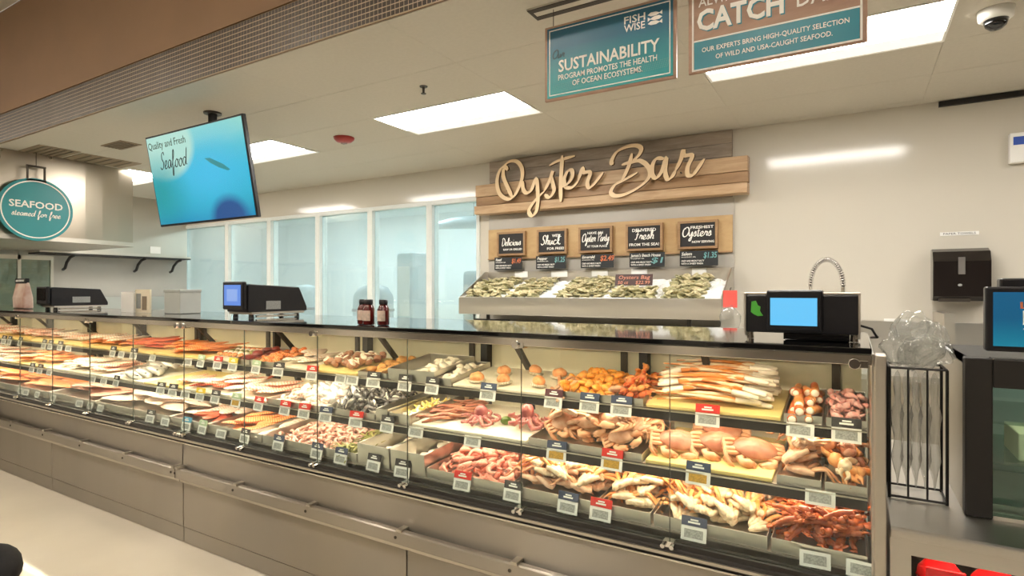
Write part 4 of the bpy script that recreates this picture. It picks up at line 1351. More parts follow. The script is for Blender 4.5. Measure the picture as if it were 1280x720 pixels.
heap(BIGFIL['white_fish'], 'fish_fillet', 12, 'bottom', -4.60, -3.68, 'large pale fish side on the bottom deck left of the seam', 'fish fillet', 'large pale sides', b, r=0.16, th=0.03, yaw=(-30, 40), tilt=5, peak=0.08, y0=2.05, y1=2.46)
b = pan('bottom', -5.35, -4.625, 'steel tray of large pink fish sides on the bottom deck', wall=0.045)
heap(BIGFIL['pink_fish'], 'fish_fillet', 12, 'bottom', -5.33, -4.64, 'large pink fish side on the bottom deck', 'fish fillet', 'large pink sides', b, r=0.16, th=0.03, yaw=(-20, 40), tilt=6, peak=0.10, y0=2.05, y1=2.46)
b = pan('bottom', -8.4, -5.355, 'longest steel tray at the far left of the bottom deck', wall=0.045)
heap(BIGFIL['salmon'], 'salmon_slab', 44, 'bottom', -8.3, -5.3, 'large orange salmon side at the left end of the bottom deck', 'salmon side', 'large salmon sides', b, r=0.16, th=0.03, yaw=(-20, 50), tilt=6, peak=0.11, y0=2.05, y1=2.46)


def kill(o):
    for c in list(o.children):
        kill(c)
    bpy.data.objects.remove(o)


for o in TEMPL:
    kill(o)

# ------------------------------------------------------------------ price tags clipped to the shelf fronts
HEAD = {'r': ('red_card', 'red'), 'n': ('navy_card', 'navy'), 'd': ('dark_card', 'dark'), 'm': ('maroon_card', 'maroon'), 'y': ('yellow_card', 'yellow'), 'b': ('blue_card', 'blue'), 'w': (None, 'no'), 'g': ('green_card', 'green')}
TAGS = {
    'top': [(-6.656, 'd'), (-6.533, 'd'), (-6.311, 'd'), (-5.834, 'd'), (-5.714, 'd'), (-5.541, 'd'), (-5.387, 'w'), (-4.691, 'd'), (-4.564, 'w'), (-4.398, 'd'), (-4.145, 'w'), (-3.722, 'w'), (-3.579, 'g'),
            (-3.40, 'r'), (-3.246, 'y'), (-3.023, 'g'), (-2.821, 'd'), (-2.54, 'r'), (-2.318, 'w'), (-2.231, 'w'), (-2.085, 'd'), (-1.879, 'd'), (-1.712, 'd'), (-1.397, 'n'), (-1.074, 'm'), (-0.913, 'n'), (-0.78, 'n'), (-0.456, 'r'), (-0.158, 'w'), (-0.025, 'd')],
    'middle': [(-5.81, 'd'), (-5.66, 'd'), (-5.487, 'w'), (-4.782, 'w'), (-4.617, 'w'), (-4.448, 'd'), (-3.874, 'd'), (-3.734, 'd'), (-3.591, 'w'), (-3.436, 'y'), (-3.28, 'd'), (-3.078, 'g'), (-2.874, 'r'), (-2.649, 'r'), (-2.495, 'r'), (-2.331, 'n'), (-2.115, 'r'),
               (-1.909, 'd'), (-1.732, 'w'), (-1.416, 'w'), (-1.014, 'n'), (-0.784, 'r'), (-0.469, 'n'), (-0.095, 'w')],
    'bottom': [(-5.821, 'w'), (-5.715, 'w'), (-5.509, 'w'), (-5.231, 'w'), (-4.808, 'w'), (-4.653, 'w'), (-4.504, 'w'), (-3.862, 'd'), (-3.686, 'w'), (-3.459, 'b'), (-3.294, 'g'), (-3.107, 'w'), (-2.893, 'd'), (-2.609, 'n'), (-2.314, 'n'), (-2.144, 'n'), (-1.928, 'd'), (-1.752, 'd'),
               (-1.421, 'r'), (-1.174, 'd'), (-0.932, 'n'), (-0.80, 'r'), (-0.466, 'n'), (-0.105, 'w'), (0.018, 'w')]}
NEAR = {
    'top': [(-0.086, 'peeled shrimp'), (-0.212, 'cut crab legs'), (-0.69, 'long crab legs'), (-0.81, 'orange claws'), (-1.085, 'orange mussel meat'), (-1.605, 'stuffed clams'), (-1.72, 'narrow squid tray'), (-2.005, 'deep squid tray'), (-2.215, 'breaded fish'),
            (-2.6, 'wrapped scallops'), (-2.88, 'pale fillets by the scallops'), (-3.1, 'salmon cubes'), (-3.27, 'dark tuna'), (-3.56, 'salmon skewers'), (-3.6, 'salmon skewers'), (-4.15, 'orange salmon fillets'), (-4.62, 'red fillets'), (-5.39, 'mixed fillets'), (-9, 'far left fillets')],
    'middle': [(-0.086, 'big claws'), (-0.225, 'tan crab clusters'), (-0.665, 'whole crabs'), (-1.155, 'tangled crabs'), (-1.56, 'octopuses'), (-1.775, 'loose octopus legs'), (-1.915, 'yellow squid strips'), (-2.0, 'bare tray'), (-2.36, 'mussels'), (-2.88, 'iced shrimp'),
               (-3.16, 'pinkish fillets'), (-3.66, 'red and white fillets'), (-4.12, 'mostly bare board'), (-4.66, 'silver fish'), (-5.6, 'long pale board'), (-9, 'left orange fillets')],
    'bottom': [(-0.04, 'crawfish by the post'), (-0.232, 'crawfish'), (-0.61, 'pale shouldered crab clusters'), (-0.815, 'mixed orange and white crab'), (-1.19, 'tan and orange crab'), (-1.625, 'raw red shrimp'), (-1.84, 'squid by the red shrimp'), (-2.045, 'squid by the kelp'), (-2.26, 'kelp'), (-2.76, 'pink shrimp'),
               (-2.9, 'narrow fillet tray'), (-3.26, 'orange salmon strips'), (-3.66, 'red and white fish'), (-4.62, 'large pale sides'), (-5.35, 'large pink sides'), (-9, 'large salmon sides')]}
cm = {}
for hk, (hm, hn) in HEAD.items():
    cm[hk] = None
card_me = MB().box(-0.042, 0.042, -0.002, 0.002, 0, 0.046).mesh('tag_card', M['card'])
print_me = MB().box(-0.031, 0.031, -0.0028, -0.0021, 0.009, 0.037).mesh('tag_print', M['print_grey'])
gold_me = MB().box(-0.031, 0.031, -0.0028, -0.0021, 0.009, 0.037).mesh('tag_print_gold', M['print_gold'])
clip_me = MB().box(-0.012, 0.012, 0.002, 0.006, -0.006, 0.02).mesh('tag_clip', M['poly'])
word_me = MB().box(-0.02, 0.02, -0.0028, -0.0021, 0.056, 0.062).box(-0.012, 0.014, -0.0028, -0.0021, 0.065, 0.070).mesh('tag_word', M['ink_white'])
head_me = {k: MB().box(-0.042, 0.042, -0.002, 0.002, 0.0475, 0.078).mesh('tag_header', M[v[0]]) for k, v in HEAD.items() if v[0]}
GOLD = {('middle', -1.014), ('middle', -0.784), ('middle', -0.469), ('middle', -3.078)}
ORD = ['', ', second from the left', ', third from the left', ', fourth from the left', ', fifth from the left', ', sixth from the left']
seen = {}
for shelf, lst in TAGS.items():
    y0, z0, s, d = SHELF[shelf]
    for x, hk in lst:
        nm = next(p for lim, p in NEAR[shelf] if x >= lim)
        base = '%s-headed price tag under the %s, %s shelf' % (HEAD[hk][1], nm, shelf) if hk != 'w' else 'plain white price tag under the %s, %s shelf' % (nm, shelf)
        k = seen.get(base, 0)
        seen[base] = k + 1
        yy, zz = (y0 - 0.022, z0 - 0.040) if shelf != 'bottom' else (y0 - 0.018, z0 - 0.012)
        t = empty('price_tag', (x, yy, zz), (math.radians(-12), 0, math.radians(R.uniform(-5, 5))), base + ORD[k], 'price tag', 'price tags on the shelf fronts')
        for n2, me in (('card', card_me), ('print', gold_me if (shelf, x) in GOLD else print_me), ('clip', clip_me)) + ((('header', head_me[hk]), ('lettering', word_me)) if HEAD[hk][0] else ()):
            o = bpy.data.objects.new(n2, me)
            COL.objects.link(o)
            o.parent = t


# ------------------------------------------------------------------ lettering
TEXTS = []


def text(body, parent, x, z, size, m, width=None, y=-0.001, align='CENTER', bold=0.0, depth=0.0006, shear=0.0, name='lettering'):
    cu = bpy.data.curves.new(name, 'FONT')
    cu.body = body
    cu.size = size
    cu.align_x = align
    cu.align_y = 'CENTER'
    cu.extrude = depth
    cu.offset = bold * size
    cu.shear = shear
    cu.resolution_u = 2
    cu.materials.append(m)
    o = bpy.data.objects.new(name, cu)
    COL.objects.link(o)
    o.parent = parent
    o.location = (x, y, z)
    o.rotation_euler = (PI / 2, 0, 0)
    TEXTS.append((o, width))
    return o


# a small joined-up hand, one stroke list and an advance per letter, x-height 1
HAND = {
    'a': ([[(.8, .85), (.45, 1), (.1, .6), (.2, .08), (.55, .1), (.85, .9), (.85, .15), (1.1, .1)]], 1.05),
    'c': ([[(.75, .8), (.45, 1), (.1, .6), (.2, .05), (.6, .05), (.95, .3)]], .9),
    'd': ([[(.8, .85), (.45, 1), (.1, .6), (.2, .08), (.55, .1), (.9, 1.0), (1.05, 2.1), (.95, 1.0), (.88, .2), (1.15, .1)]], 1.1),
    'e': ([[(0, .2), (.5, .5), (.65, .85), (.4, 1), (.1, .6), (.25, .05), (.6, .05), (.95, .35)]], .9),
    'f': ([[(0, .2), (.5, 1.2), (.6, 2.0), (.4, 2.1), (.3, 1.2), (.25, -.8), (.45, -.9), (.5, -.1), (.9, .3)]], .85),
    'h': ([[(0, .2), (.45, 1.4), (.4, 2.1), (.22, 1.8), (.2, 0)], [(.2, .1), (.3, .7), (.6, 1), (.75, .7), (.7, .1), (1.0, .2)]], 1.0),
    'i': ([[(.05, .3), (.3, 1), (.3, .1), (.6, .2)], [(.32, 1.4), (.37, 1.5)]], .6),
    'k': ([[(0, .2), (.45, 1.4), (.4, 2.1), (.22, 1.8), (.2, 0)], [(.2, .5), (.6, 1), (.3, .55), (.7, 0), (1, .2)]], 1.0),
    'l': ([[(0, .2), (.4, 1.3), (.4, 2.1), (.2, 1.9), (.2, .1), (.5, .1)]], .5),
    'm': ([[(.05, .4), (.15, 1), (.15, 0), (.2, .6), (.45, 1), (.52, .7), (.5, 0), (.55, .6), (.8, 1), (.9, .7), (.88, .1), (1.2, .2)]], 1.2),
    'n': ([[(.05, .4), (.15, 1), (.15, 0), (.2, .6), (.5, 1), (.65, .7), (.62, .1), (.95, .2)]], .95),
    'o': ([[(.5, 1), (.1, .6), (.2, .05), (.6, .05), (.8, .6), (.5, 1), (.7, .8), (1.05, .9)]], 1.0),
    'r': ([[(0, .2), (.25, 1.05), (.35, .85), (.65, .9), (.55, .2), (.85, .15)]], .8),
    's': ([[(0, .1), (.4, 1.1), (.55, .5), (.45, .05), (.1, .1)], [(.45, .05), (.8, .3)]], .75),
    't': ([[(.3, 1.7), (.25, .2), (.4, .02), (.7, .2)], [(0, 1.15), (.6, 1.2)]], .65),
    'u': ([[(.05, .8), (.1, 1), (.12, .2), (.4, .02), (.7, .9), (.72, .2), (1.0, .15)]], 1.0),
    'y': ([[(.05, 1), (.1, .3), (.4, .15), (.7, 1), (.7, 0), (.5, -.9), (.2, -.8), (.4, -.3), (1.0, .3)]], .95),
    'S': ([[(1.1, 1.7), (.9, 2.1), (.5, 1.9), (.5, 1.3), (.9, .8), (.8, .2), (.4, 0), (.05, .3)]], 1.15),
    'D': ([[(.3, 2.0), (.3, .05), (.9, .1), (1.3, .9), (1.0, 1.8), (.4, 2.1), (.05, 1.8)]], 1.4),
    'O': ([[(.9, 2.1), (.3, 1.7), (.1, .8), (.4, .05), (1.0, .2), (1.4, 1.1), (1.2, 1.9), (.7, 2.0), (.5, 1.6)]], 1.45),
    'P': ([[(.4, 2.0), (.35, 0)], [(.1, 1.6), (.6, 2.1), (1.2, 1.9), (1.1, 1.3), (.4, .95)]], 1.2),
    'F': ([[(.1, 1.7), (.5, 2.1), (1.3, 2.05)], [(.7, 2.05), (.6, .8), (.4, 0), (.1, .1)], [(.3, 1.1), (1.0, 1.2)]], 1.15),
    ' ': ([], .7),
}


def smooth(pts, n=5):
    out = []
    k = len(pts)
    for i in range(k - 1):
        p0, p1, p2, p3 = pts[max(0, i - 1)], pts[i], pts[i + 1], pts[min(k - 1, i + 2)]
        for j in range(n):
            t = j / n
            out.append(tuple(0.5 * ((2 * p1[a]) + (-p0[a] + p2[a]) * t + (2 * p0[a] - 5 * p1[a] + 4 * p2[a] - p3[a]) * t * t + (-p0[a] + 3 * p1[a] - 3 * p2[a] + p3[a]) * t ** 3) for a in (0, 1)))
    out.append(pts[-1])
    return out


def ribbon(b, pts, w, y0, y1, nib=0.9, thin=0.5, n=5, front=0, side=0, taper=True):
    """broad-nib stroke in the XZ plane from y0 (front) to y1"""
    P = smooth(pts, n)
    k = len(P)
    L, Rr = [], []
    for i in range(k):
        dx, dz = P[min(i + 1, k - 1)][0] - P[max(i - 1, 0)][0], P[min(i + 1, k - 1)][1] - P[max(i - 1, 0)][1]
        d = math.hypot(dx, dz) or 1e-6
        a = math.atan2(dz, dx)
        ww = w * (thin + (1 - thin) * abs(math.sin(a - nib + 0.35)))
        if taper:
            e = min(i, k - 1 - i)
            ww *= min(1, 0.45 + 0.2 * e)
        nx, nz = -dz / d * ww / 2, dx / d * ww / 2
        L.append((P[i][0] + nx, P[i][1] + nz))
        Rr.append((P[i][0] - nx, P[i][1] - nz))
    e = (y1 - y0) * 0.25 / k + (len(b.v) % 7) * (y1 - y0) * 0.0005
    vs = [(x, y0 + i * e, z) for i, (x, z) in enumerate(L)] + [(x, y0 + i * e, z) for i, (x, z) in enumerate(Rr)] + [(x, y1, z) for x, z in L] + [(x, y1, z) for x, z in Rr]
    ff, fs = [], []
    for i in range(k - 1):
        ff.append((i, k + i, k + i + 1, i + 1))
        fs.append((2 * k + i, 2 * k + i + 1, 3 * k + i + 1, 3 * k + i))
        fs.append((i, i + 1, 2 * k + i + 1, 2 * k + i))
        fs.append((k + i, 3 * k + i, 3 * k + i + 1, k + i + 1))
    fs += [(0, 2 * k, 3 * k, k), (k - 1, 2 * k - 1, 4 * k - 1, 3 * k - 1)]
    o = len(b.v)
    b.mat(front).add(vs, ff)
    b.mat(side)
    for f in fs:
        b.f.append(tuple(i + o for i in f))
        b.m.append(side)
    return b


def script(body, parent, x, z, width, m, y=-0.0015, weight=0.22, slant=0.25, ratio=1.0, name='script_lettering'):
    """joined-up word centred on x, baseline z, fitted to width"""
    tot = sum(HAND[c][1] for c in body)
    s = width / tot
    cx = -tot / 2
    b = MB()
    for c in body:
        for st in HAND[c][0]:
            P = [(x + (cx + px + slant * pz * ratio * 0.6) * s, z + pz * s * ratio) for px, pz in st]
            ribbon(b, P, weight * s, y, y + 0.001, n=4)
        cx += HAND[c][1]
    return b.build(name, m, parent)


# ------------------------------------------------------------------ the big wall sign
t = empty('oyster_bar_sign', (-2.30, 5.59, 2.30), label='wooden wall sign with raised cream script reading Oyster Bar', cat='sign')


def rel(b, o):
    b.v = [(x - o[0], y - o[1], z - o[2]) for x, y, z in b.v]
    return b


O0 = (-2.30, 5.59, 2.30)
zt = 2.366
for i in range(5):
    za, zb = 2.36 + i * 0.124, 2.36 + (i + 1) * 0.124 - 0.003
    rel(MB().box(-3.62, -0.97, 5.565, 5.598, za, min(zb, 2.976)), O0).build('plank', M['wood_grey'], t, bevel=0.002)
rel(MB().box(-3.74, -0.82, 5.455, 5.564, 2.566, 2.70), O0).build('plank', M['wood_light'], t, bevel=0.004)
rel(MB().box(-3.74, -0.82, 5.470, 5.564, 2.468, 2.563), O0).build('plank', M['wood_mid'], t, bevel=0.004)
rel(MB().box(-3.74, -0.82, 5.430, 5.564, 2.367, 2.458), O0).build('plank', M['wood_light'], t, bevel=0.004)
STROKES = [
    [[(-3.27, 2.82), (-3.31, 2.86), (-3.36, 2.84), (-3.40, 2.77), (-3.41, 2.67), (-3.37, 2.56), (-3.27, 2.50), (-3.19, 2.53), (-3.13, 2.62), (-3.09, 2.73), (-3.10, 2.83), (-3.16, 2.90), (-3.25, 2.91), (-3.32, 2.86), (-3.33, 2.75), (-3.27, 2.62), (-3.22, 2.52)]],
    [[(-3.08, 2.68), (-3.08, 2.60), (-3.04, 2.55), (-2.98, 2.57), (-2.92, 2.69), (-2.90, 2.55), (-2.90, 2.44), (-2.92, 2.34), (-2.97, 2.30), (-3.01, 2.35), (-2.97, 2.42), (-2.90, 2.49), (-2.82, 2.55)]],
    [[(-2.82, 2.55), (-2.76, 2.65), (-2.72, 2.75), (-2.74, 2.69), (-2.72, 2.61), (-2.71, 2.54), (-2.76, 2.48), (-2.82, 2.51)]],
    [[(-2.61, 2.90), (-2.62, 2.76), (-2.63, 2.59), (-2.63, 2.42)], [(-2.76, 2.81), (-2.66, 2.85), (-2.47, 2.88)]],
    [[(-2.62, 2.57), (-2.55, 2.60), (-2.50, 2.66), (-2.50, 2.73), (-2.55, 2.73), (-2.59, 2.65), (-2.57, 2.57), (-2.50, 2.56), (-2.43, 2.62)]],
    [[(-2.43, 2.62), (-2.385, 2.74), (-2.37, 2.70), (-2.30, 2.69), (-2.33, 2.59), (-2.31, 2.54), (-2.25, 2.58), (-2.16, 2.68)]],
    [[(-2.06, 2.74), (-2.07, 2.78), (-2.02, 2.86), (-1.92, 2.90), (-1.82, 2.90), (-1.77, 2.86), (-1.81, 2.79), (-1.89, 2.75), (-1.97, 2.73)], [(-1.86, 2.83), (-1.90, 2.70), (-1.97, 2.57)],
     [(-1.92, 2.73), (-1.79, 2.75), (-1.70, 2.68), (-1.69, 2.59), (-1.77, 2.51), (-1.90, 2.45), (-2.02, 2.43), (-2.08, 2.47), (-2.04, 2.54), (-1.95, 2.58), (-1.81, 2.64)]],
    [[(-1.55, 2.74), (-1.62, 2.75), (-1.66, 2.69), (-1.66, 2.60), (-1.62, 2.57), (-1.57, 2.63), (-1.53, 2.75), (-1.54, 2.63), (-1.52, 2.55), (-1.48, 2.56), (-1.44, 2.62)]],
    [[(-1.44, 2.62), (-1.39, 2.72), (-1.37, 2.80), (-1.36, 2.75), (-1.29, 2.74), (-1.33, 2.64), (-1.33, 2.57), (-1.29, 2.56), (-1.25, 2.60), (-1.18, 2.70)]],
]
for st in STROKES:
    b = MB()
    for s in st:
        ribbon(b, s, 0.048, 5.395, 5.425, n=6, thin=0.42, front=0, side=1)
    rel(b, O0).build('letter', [M['letter'], M['letter_side']], t)
for x in (-3.3, -2.6, -1.9, -1.4):
    rel(MB().cyl((x, 5.42, 2.60), (x, 5.46, 2.60), 0.006, 6), O0).build('stand_off', M['bracket'], t)

# pale backing panel below the sign
tag(bx('backing_panel', -3.64, -0.955, 5.585, 5.599, 1.70, 2.35, M['wall_grey']), 'pale grey panel behind the chalkboards under the wooden sign', 'panel')

# board with five chalkboards
t = empty('chalkboard_rail', (-2.30, 5.58, 1.85), label='golden wooden rail board holding the five framed chalkboards', cat='board')
MB().box(-1.335, 1.335, -0.014, 0.004, 0, 0.345).build('board_face', M['wood_board'], t, bevel=0.003)
MB().box(-1.335, 1.335, -0.030, -0.014, 0.0, 0.012).build('lip', M['wood_mid'], t, bevel=0.002)
CH_X = [(-3.491, -3.126), (-2.977, -2.622), (-2.484, -2.114), (-1.97, -1.60), (-1.454, -1.089)]
words = ['Delicious', "WE'LL Shuck FOR FREE", 'HAVE AN Oyster Party', 'DELIVERED Fresh FROM THE SEA', 'FRESHEST Oysters NOW SERVING']
for i, (xa, xb) in enumerate(CH_X):
    cx, w, h = (xa + xb) / 2, xb - xa, 0.265
    c = empty('chalkboard', (cx, 5.535, 2.023), label='framed black chalkboard lettered ' + words[i], cat='chalkboard', group='chalkboards over the oysters')
    MB().box(-w / 2 + 0.02, w / 2 - 0.02, -0.006, 0.028, -h / 2 + 0.02, h / 2 - 0.02).build('slate', M['chalk'], c)
    f = MB()
    for q in ((-w / 2, w / 2, h / 2 - 0.022, h / 2), (-w / 2, w / 2, -h / 2, -h / 2 + 0.022), (-w / 2, -w / 2 + 0.022, -h / 2 + 0.022, h / 2 - 0.022), (w / 2 - 0.022, w / 2, -h / 2 + 0.022, h / 2 - 0.022)):
        f.box(q[0], q[1], -0.016, 0.028, q[2], q[3])
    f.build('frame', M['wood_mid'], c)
    W = M['ink_white']
    yy = -0.008
    if i == 0:
        script('Delicious', c, 0.0, -0.02, 0.25, W, yy, 0.30, ratio=1.2)
        text('RAW OR GRILLED', c, 0.02, -0.066, 0.03, W, 0.24, yy, bold=0.02)
    elif i == 1:
        text("WE'LL", c, 0.06, 0.062, 0.04, W, 0.11, yy, bold=0.02)
        script('Shuck', c, -0.015, -0.03, 0.24, W, yy, 0.28, ratio=1.0)
        text('FOR FREE!', c, 0.045, -0.075, 0.036, W, 0.20, yy, bold=0.02)
    elif i == 2:
        text('HAVE AN', c, 0.0, 0.068, 0.034, W, 0.17, yy, bold=0.02)
        script('Oyster Party', c, 0.0, -0.02, 0.30, W, yy, 0.34, ratio=1.5)
        text('AT YOUR PLACE', c, 0.02, -0.07, 0.03, W, 0.22, yy, bold=0.02)
    elif i == 3:
        text('DELIVERED', c, 0.0, 0.07, 0.042, W, 0.24, yy, bold=0.02)
        script('Fresh', c, 0.0, -0.02, 0.20, W, yy, 0.28, ratio=0.95)
        text('FROM THE SEA!', c, 0.0, -0.072, 0.038, W, 0.30, yy, bold=0.02)
    else:
        text('FRESHEST', c, 0.04, 0.068, 0.036, W, 0.21, yy, bold=0.02)
        script('Oysters', c, -0.01, -0.015, 0.27, W, yy, 0.28, ratio=1.0)
        text('NOW SERVING', c, 0.05, -0.068, 0.03, W, 0.20, yy, bold=0.02)
CARD_X = [(-3.509, -3.154), (-2.975, -2.621), (-2.448, -2.09), (-1.923, -1.573), (-1.429, -1.081)]
price = [('Reef', '$1.49', 'ink_orange'), ('Pepper', '$1.25', 'ink_teal'), ('Emerald', '$2.49', 'ink_orange'), ("James's Beach House", '$1', 'ink_teal'), ('Salem', '$1.35', 'ink_teal')]
pl = ['dark price card under the Delicious chalkboard', 'dark price card under the Shuck chalkboard', 'dark price card with orange price under the Oyster Party chalkboard', 'dark price card under the Fresh chalkboard', 'dark price card under the Oysters chalkboard']
for i, (xa, xb) in enumerate(CARD_X):
    w = xb - xa
    c = empty('price_card', ((xa + xb) / 2, 5.50, 1.80), label=pl[i], cat='price card', group='oyster price cards')
    MB().box(-w / 2, w / 2, 0, 0.006, -0.07, 0.07).build('card', M['slate'], c)
    text(price[i][0], c, -w / 2 + 0.015, 0.042, 0.042, M['ink_white'], 0.30 if i == 3 else None, -0.002, 'LEFT', 0.015, shear=0.2)
    text('HOODSPORT, WA', c, -w / 2 + 0.015, 0.012, 0.016, M['ink_white'], None, -0.002, 'LEFT')
    text('CRISP AND MILDLY SALTY', c, -w / 2 + 0.015, -0.024, 0.022, M['ink_white'], 0.21, -0.002, 'LEFT', 0.02)
    text('WITH A SWEET FINISH', c, -w / 2 + 0.015, -0.05, 0.022, M['ink_white'], 0.20, -0.002, 'LEFT', 0.02)
    text(price[i][1], c, w / 2 - 0.07, 0.025 if i != 3 else -0.01, 0.075, M[price[i][2]], 0.12 if i != 2 else 0.15, -0.002, 'CENTER', 0.02, shear=0.15)

# ------------------------------------------------------------------ oyster display: tray, stand, oysters on ice
t = empty('oyster_tray', (-2.30, 5.0, 1.25), label='long stainless tray of oysters on ice under the chalkboards', cat='tray')
TX0, TX1 = -1.345, 1.345
MB().box(TX0, TX1, 0, 0.012, 0.0, 0.182).build('front_panel', M['steel'], t, bevel=0.003)
for s, nm in ((TX0, 'side_panel'), (TX1 - 0.012, 'side_panel')):
    MB().prism([(0.012, 0.0), (0.57, 0.0), (0.57, 0.46), (0.50, 0.46), (0.012, 0.182)], 'x', s, s + 0.012).build(nm, M['steel'], t, bevel=0.002)
MB().box(TX0 + 0.012, TX1 - 0.012, 0.555, 0.57, 0, 0.46).build('back_panel', M['steel_soft'], t)
MB().prism([(0.012, 0.09), (0.555, 0.28), (0.555, 0.27), (0.012, 0.08)], 'x', TX0 + 0.012, TX1 - 0.012).build('tray_floor', M['steel'], t)
for x in (TX0 + 0.28, TX1 - 0.30):
    MB().tube([(x, 0.15, 0.085), (x, 0.15, -0.09)], 0.02, 10).build('leg', M['bracket'], t)
MB().tube([(TX0 + 0.16, 0.06, 0.0), (TX0 + 0.16, 0.06, -0.06), (TX0 + 0.6, 0.06, -0.062)], 0.012, 8).build('drain_pipe', M['black_metal'], t)


def ice_z(y):
    return 1.25 + 0.12 + (y - 5.012) * 0.36


icem = MB()
nxg, nyg = 90, 20
vs, fs = [], []
for i in range(nxg + 1):
    for j in range(nyg + 1):
        x = -3.625 + 2.65 * i / nxg
        y = 5.014 + 0.535 * j / nyg
        vs.append((x, y, ice_z(y) + 0.035 + R.uniform(-0.012, 0.012)))
for i in range(nxg):
    for j in range(nyg):
        a = i * (nyg + 1) + j
        fs.append((a, a + nyg + 1, a + nyg + 2, a + 1))
o = icem.add(vs, fs).build('crushed_ice', M['ice'], None)
o.modifiers.new('solid', 'SOLIDIFY').thickness = 0.03
tag(o, 'bed of crushed white ice in the oyster tray', 'ice', kind='stuff')
OYS = []
for s in range(5):
    q = random.Random(s)

    def fn(x, y, z, q=q, s=s):
        tt = (x + 1) / 2
        wd = 0.45 + 0.75 * math.sin(PI * (0.1 + 0.75 * tt))
        ru = 1 + 0.10 * math.sin(7 * math.atan2(y, x) + s) + 0.05 * math.sin(13 * math.atan2(y, x))
        return [x * ru, y * wd * ru, z * (0.8 + 0.35 * math.sin(9 * (x * x + y * y) + s))]
    OYS.append(MB().ball((0, 0, 0), (0.05, 0.033, 0.014), 11, 5, fn).mesh('oyster', M['oyster_a' if s % 2 == 0 else 'oyster_b'], True))
bins = [(-3.58, -3.17, 76, 'first oyster heap from the left, under the Delicious board'), (-3.05, -2.74, 50, 'second oyster heap, left of the bare ice patch'), (-2.50, -2.05, 76, 'oyster heap under the Oyster Party board'),
        (-1.95, -1.56, 34, 'oysters in front of the small dark sign on the ice'), (-1.46, -1.14, 62, 'oyster heap at the right end of the tray')]
for xa, xb, n, lab in bins:
    c = 0.03
    H = {}
    JB = MB()
    for k in range(-n, n):
        best = None
        for _ in range(6):
            x, y = R.uniform(xa, xb), R.uniform(5.04, 5.52 if 'dark sign' not in lab else 5.20)
            h = H.get((int(x / c), int(y / c)), 0)
            if best is None or h < best[0]:
                best = (h, x, y)
        h, x, y = best
        for a in (-1, 0, 1):
            for b2 in (-1, 0, 1):
                kk = (int(x / c) + a, int(y / c) + b2)
                H[kk] = max(H.get(kk, 0), h + 0.014)
        if k < 0:
            me = R.choice(OYS[::2])
            JB.add([v.co[:] for v in me.vertices], [tuple(p.vertices) for p in me.polygons], Matrix.LocRotScale(Vector((x, y, ice_z(y) + 0.046 + h)), Euler((0.35 + R.uniform(-0.4, 0.4), R.uniform(-0.4, 0.4), R.uniform(0, 6.28))), Vector((1, 1, 1))))
            continue
        o = bpy.data.objects.new('oyster', R.choice(OYS))
        COL.objects.link(o)
        o.location = (x, y, ice_z(y) + 0.050 + h)
        o.rotation_euler = (0.35 + R.uniform(-0.4, 0.4), R.uniform(-0.4, 0.4), R.uniform(0, 6.28))
        tag(o, 'rough greenish oyster in the ' + lab, 'oyster', lab)
    tag(JB.build('oyster_bed', M['oyster_b'], None, True), 'lower layer of oysters in the ' + lab, 'oyster', kind='stuff')
t = empty('ice_sign', (-1.79, 5.235, 1.60), (-0.25, 0, 0.03), label='dark red lettered sign standing on the ice among the oysters', cat='sign')
MB().box(-0.18, 0.18, 0, 0.008, -0.055, 0.055).build('card', M['maroon_dark'], t)
text('Oysters Bag', t, -0.0, 0.022, 0.05, M['ink_pale_red'], 0.30, -0.002, shear=0.15)
text('50 ct     $22.99', t, 0.0, -0.028, 0.045, M['ink_pale_red'], 0.31, -0.002, shear=0.15)
WL = [(-3.269, -3.107), (-2.813, -2.625), (-2.345, -2.172), (-1.921, -1.76), (-1.325, -1.195)]
wn = ['Delicious', 'Shuck', 'Oyster Party', 'Fresh', 'Oysters']
for i, (xa, xb) in enumerate(WL):
    tag(bx('blank_label', xa, xb, 5.545, 5.553, 1.645, 1.712, M['card']), 'small white label on the tray back below the %s chalkboard' % wn[i], 'label', 'white labels on the oyster tray')

t = empty('steel_cabinet', (-2.30, 5.28, 0), label='low stainless cabinet carrying the oyster tray against the back wall', cat='cabinet')
MB().box(-1.5, 1.6, -0.42, 0.30, 0.10, 1.13).build('body', M['steel_soft'], t)
MB().box(-1.53, 1.63, -0.50, 0.31, 1.13, 1.16).build('worktop', M['steel'], t, bevel=0.004)
for i in range(4):
    MB().box(-1.48 + 0.77 * i, -0.73 + 0.77 * i, -0.44, -0.42, 0.14, 1.09).build('door', M['steel_soft'], t, bevel=0.003)
for x in (-1.45, 1.55):
    for y in (-0.38, 0.26):
        MB().cyl((x, y, 0), (x, y, 0.10), 0.025, 10).build('leg', M['steel_soft'], t)

# red topped clear bag hanging at the end of the oyster tray
t = empty('hanging_bag', (-0.875, 4.93, 1.12), label='clear plastic bag with red header hanging at the right end of the oyster tray', cat='bag')
MB().box(-0.055, 0.055, -0.004, 0.004, 0.24, 0.38).build('header', M['red_soft'], t, bevel=0.002)


def crumple(x, y, z):
    return [x * (1 + 0.14 * math.sin(6 * z + 4 * y)), y * (1 + 0.2 * math.sin(7 * x + 3 * z)), z * (1 + 0.06 * math.sin(8 * x))]


MB().ball((0, 0, 0.13), (0.08, 0.04, 0.13), 16, 10, crumple).build('bag_body', M['poly'], t, True)
MB().tube([(0, 0.0, 0.38), (0, 0.02, 0.40), (0, 0.06, 0.40)], 0.004, 6).build('hook', M['bracket'], t)

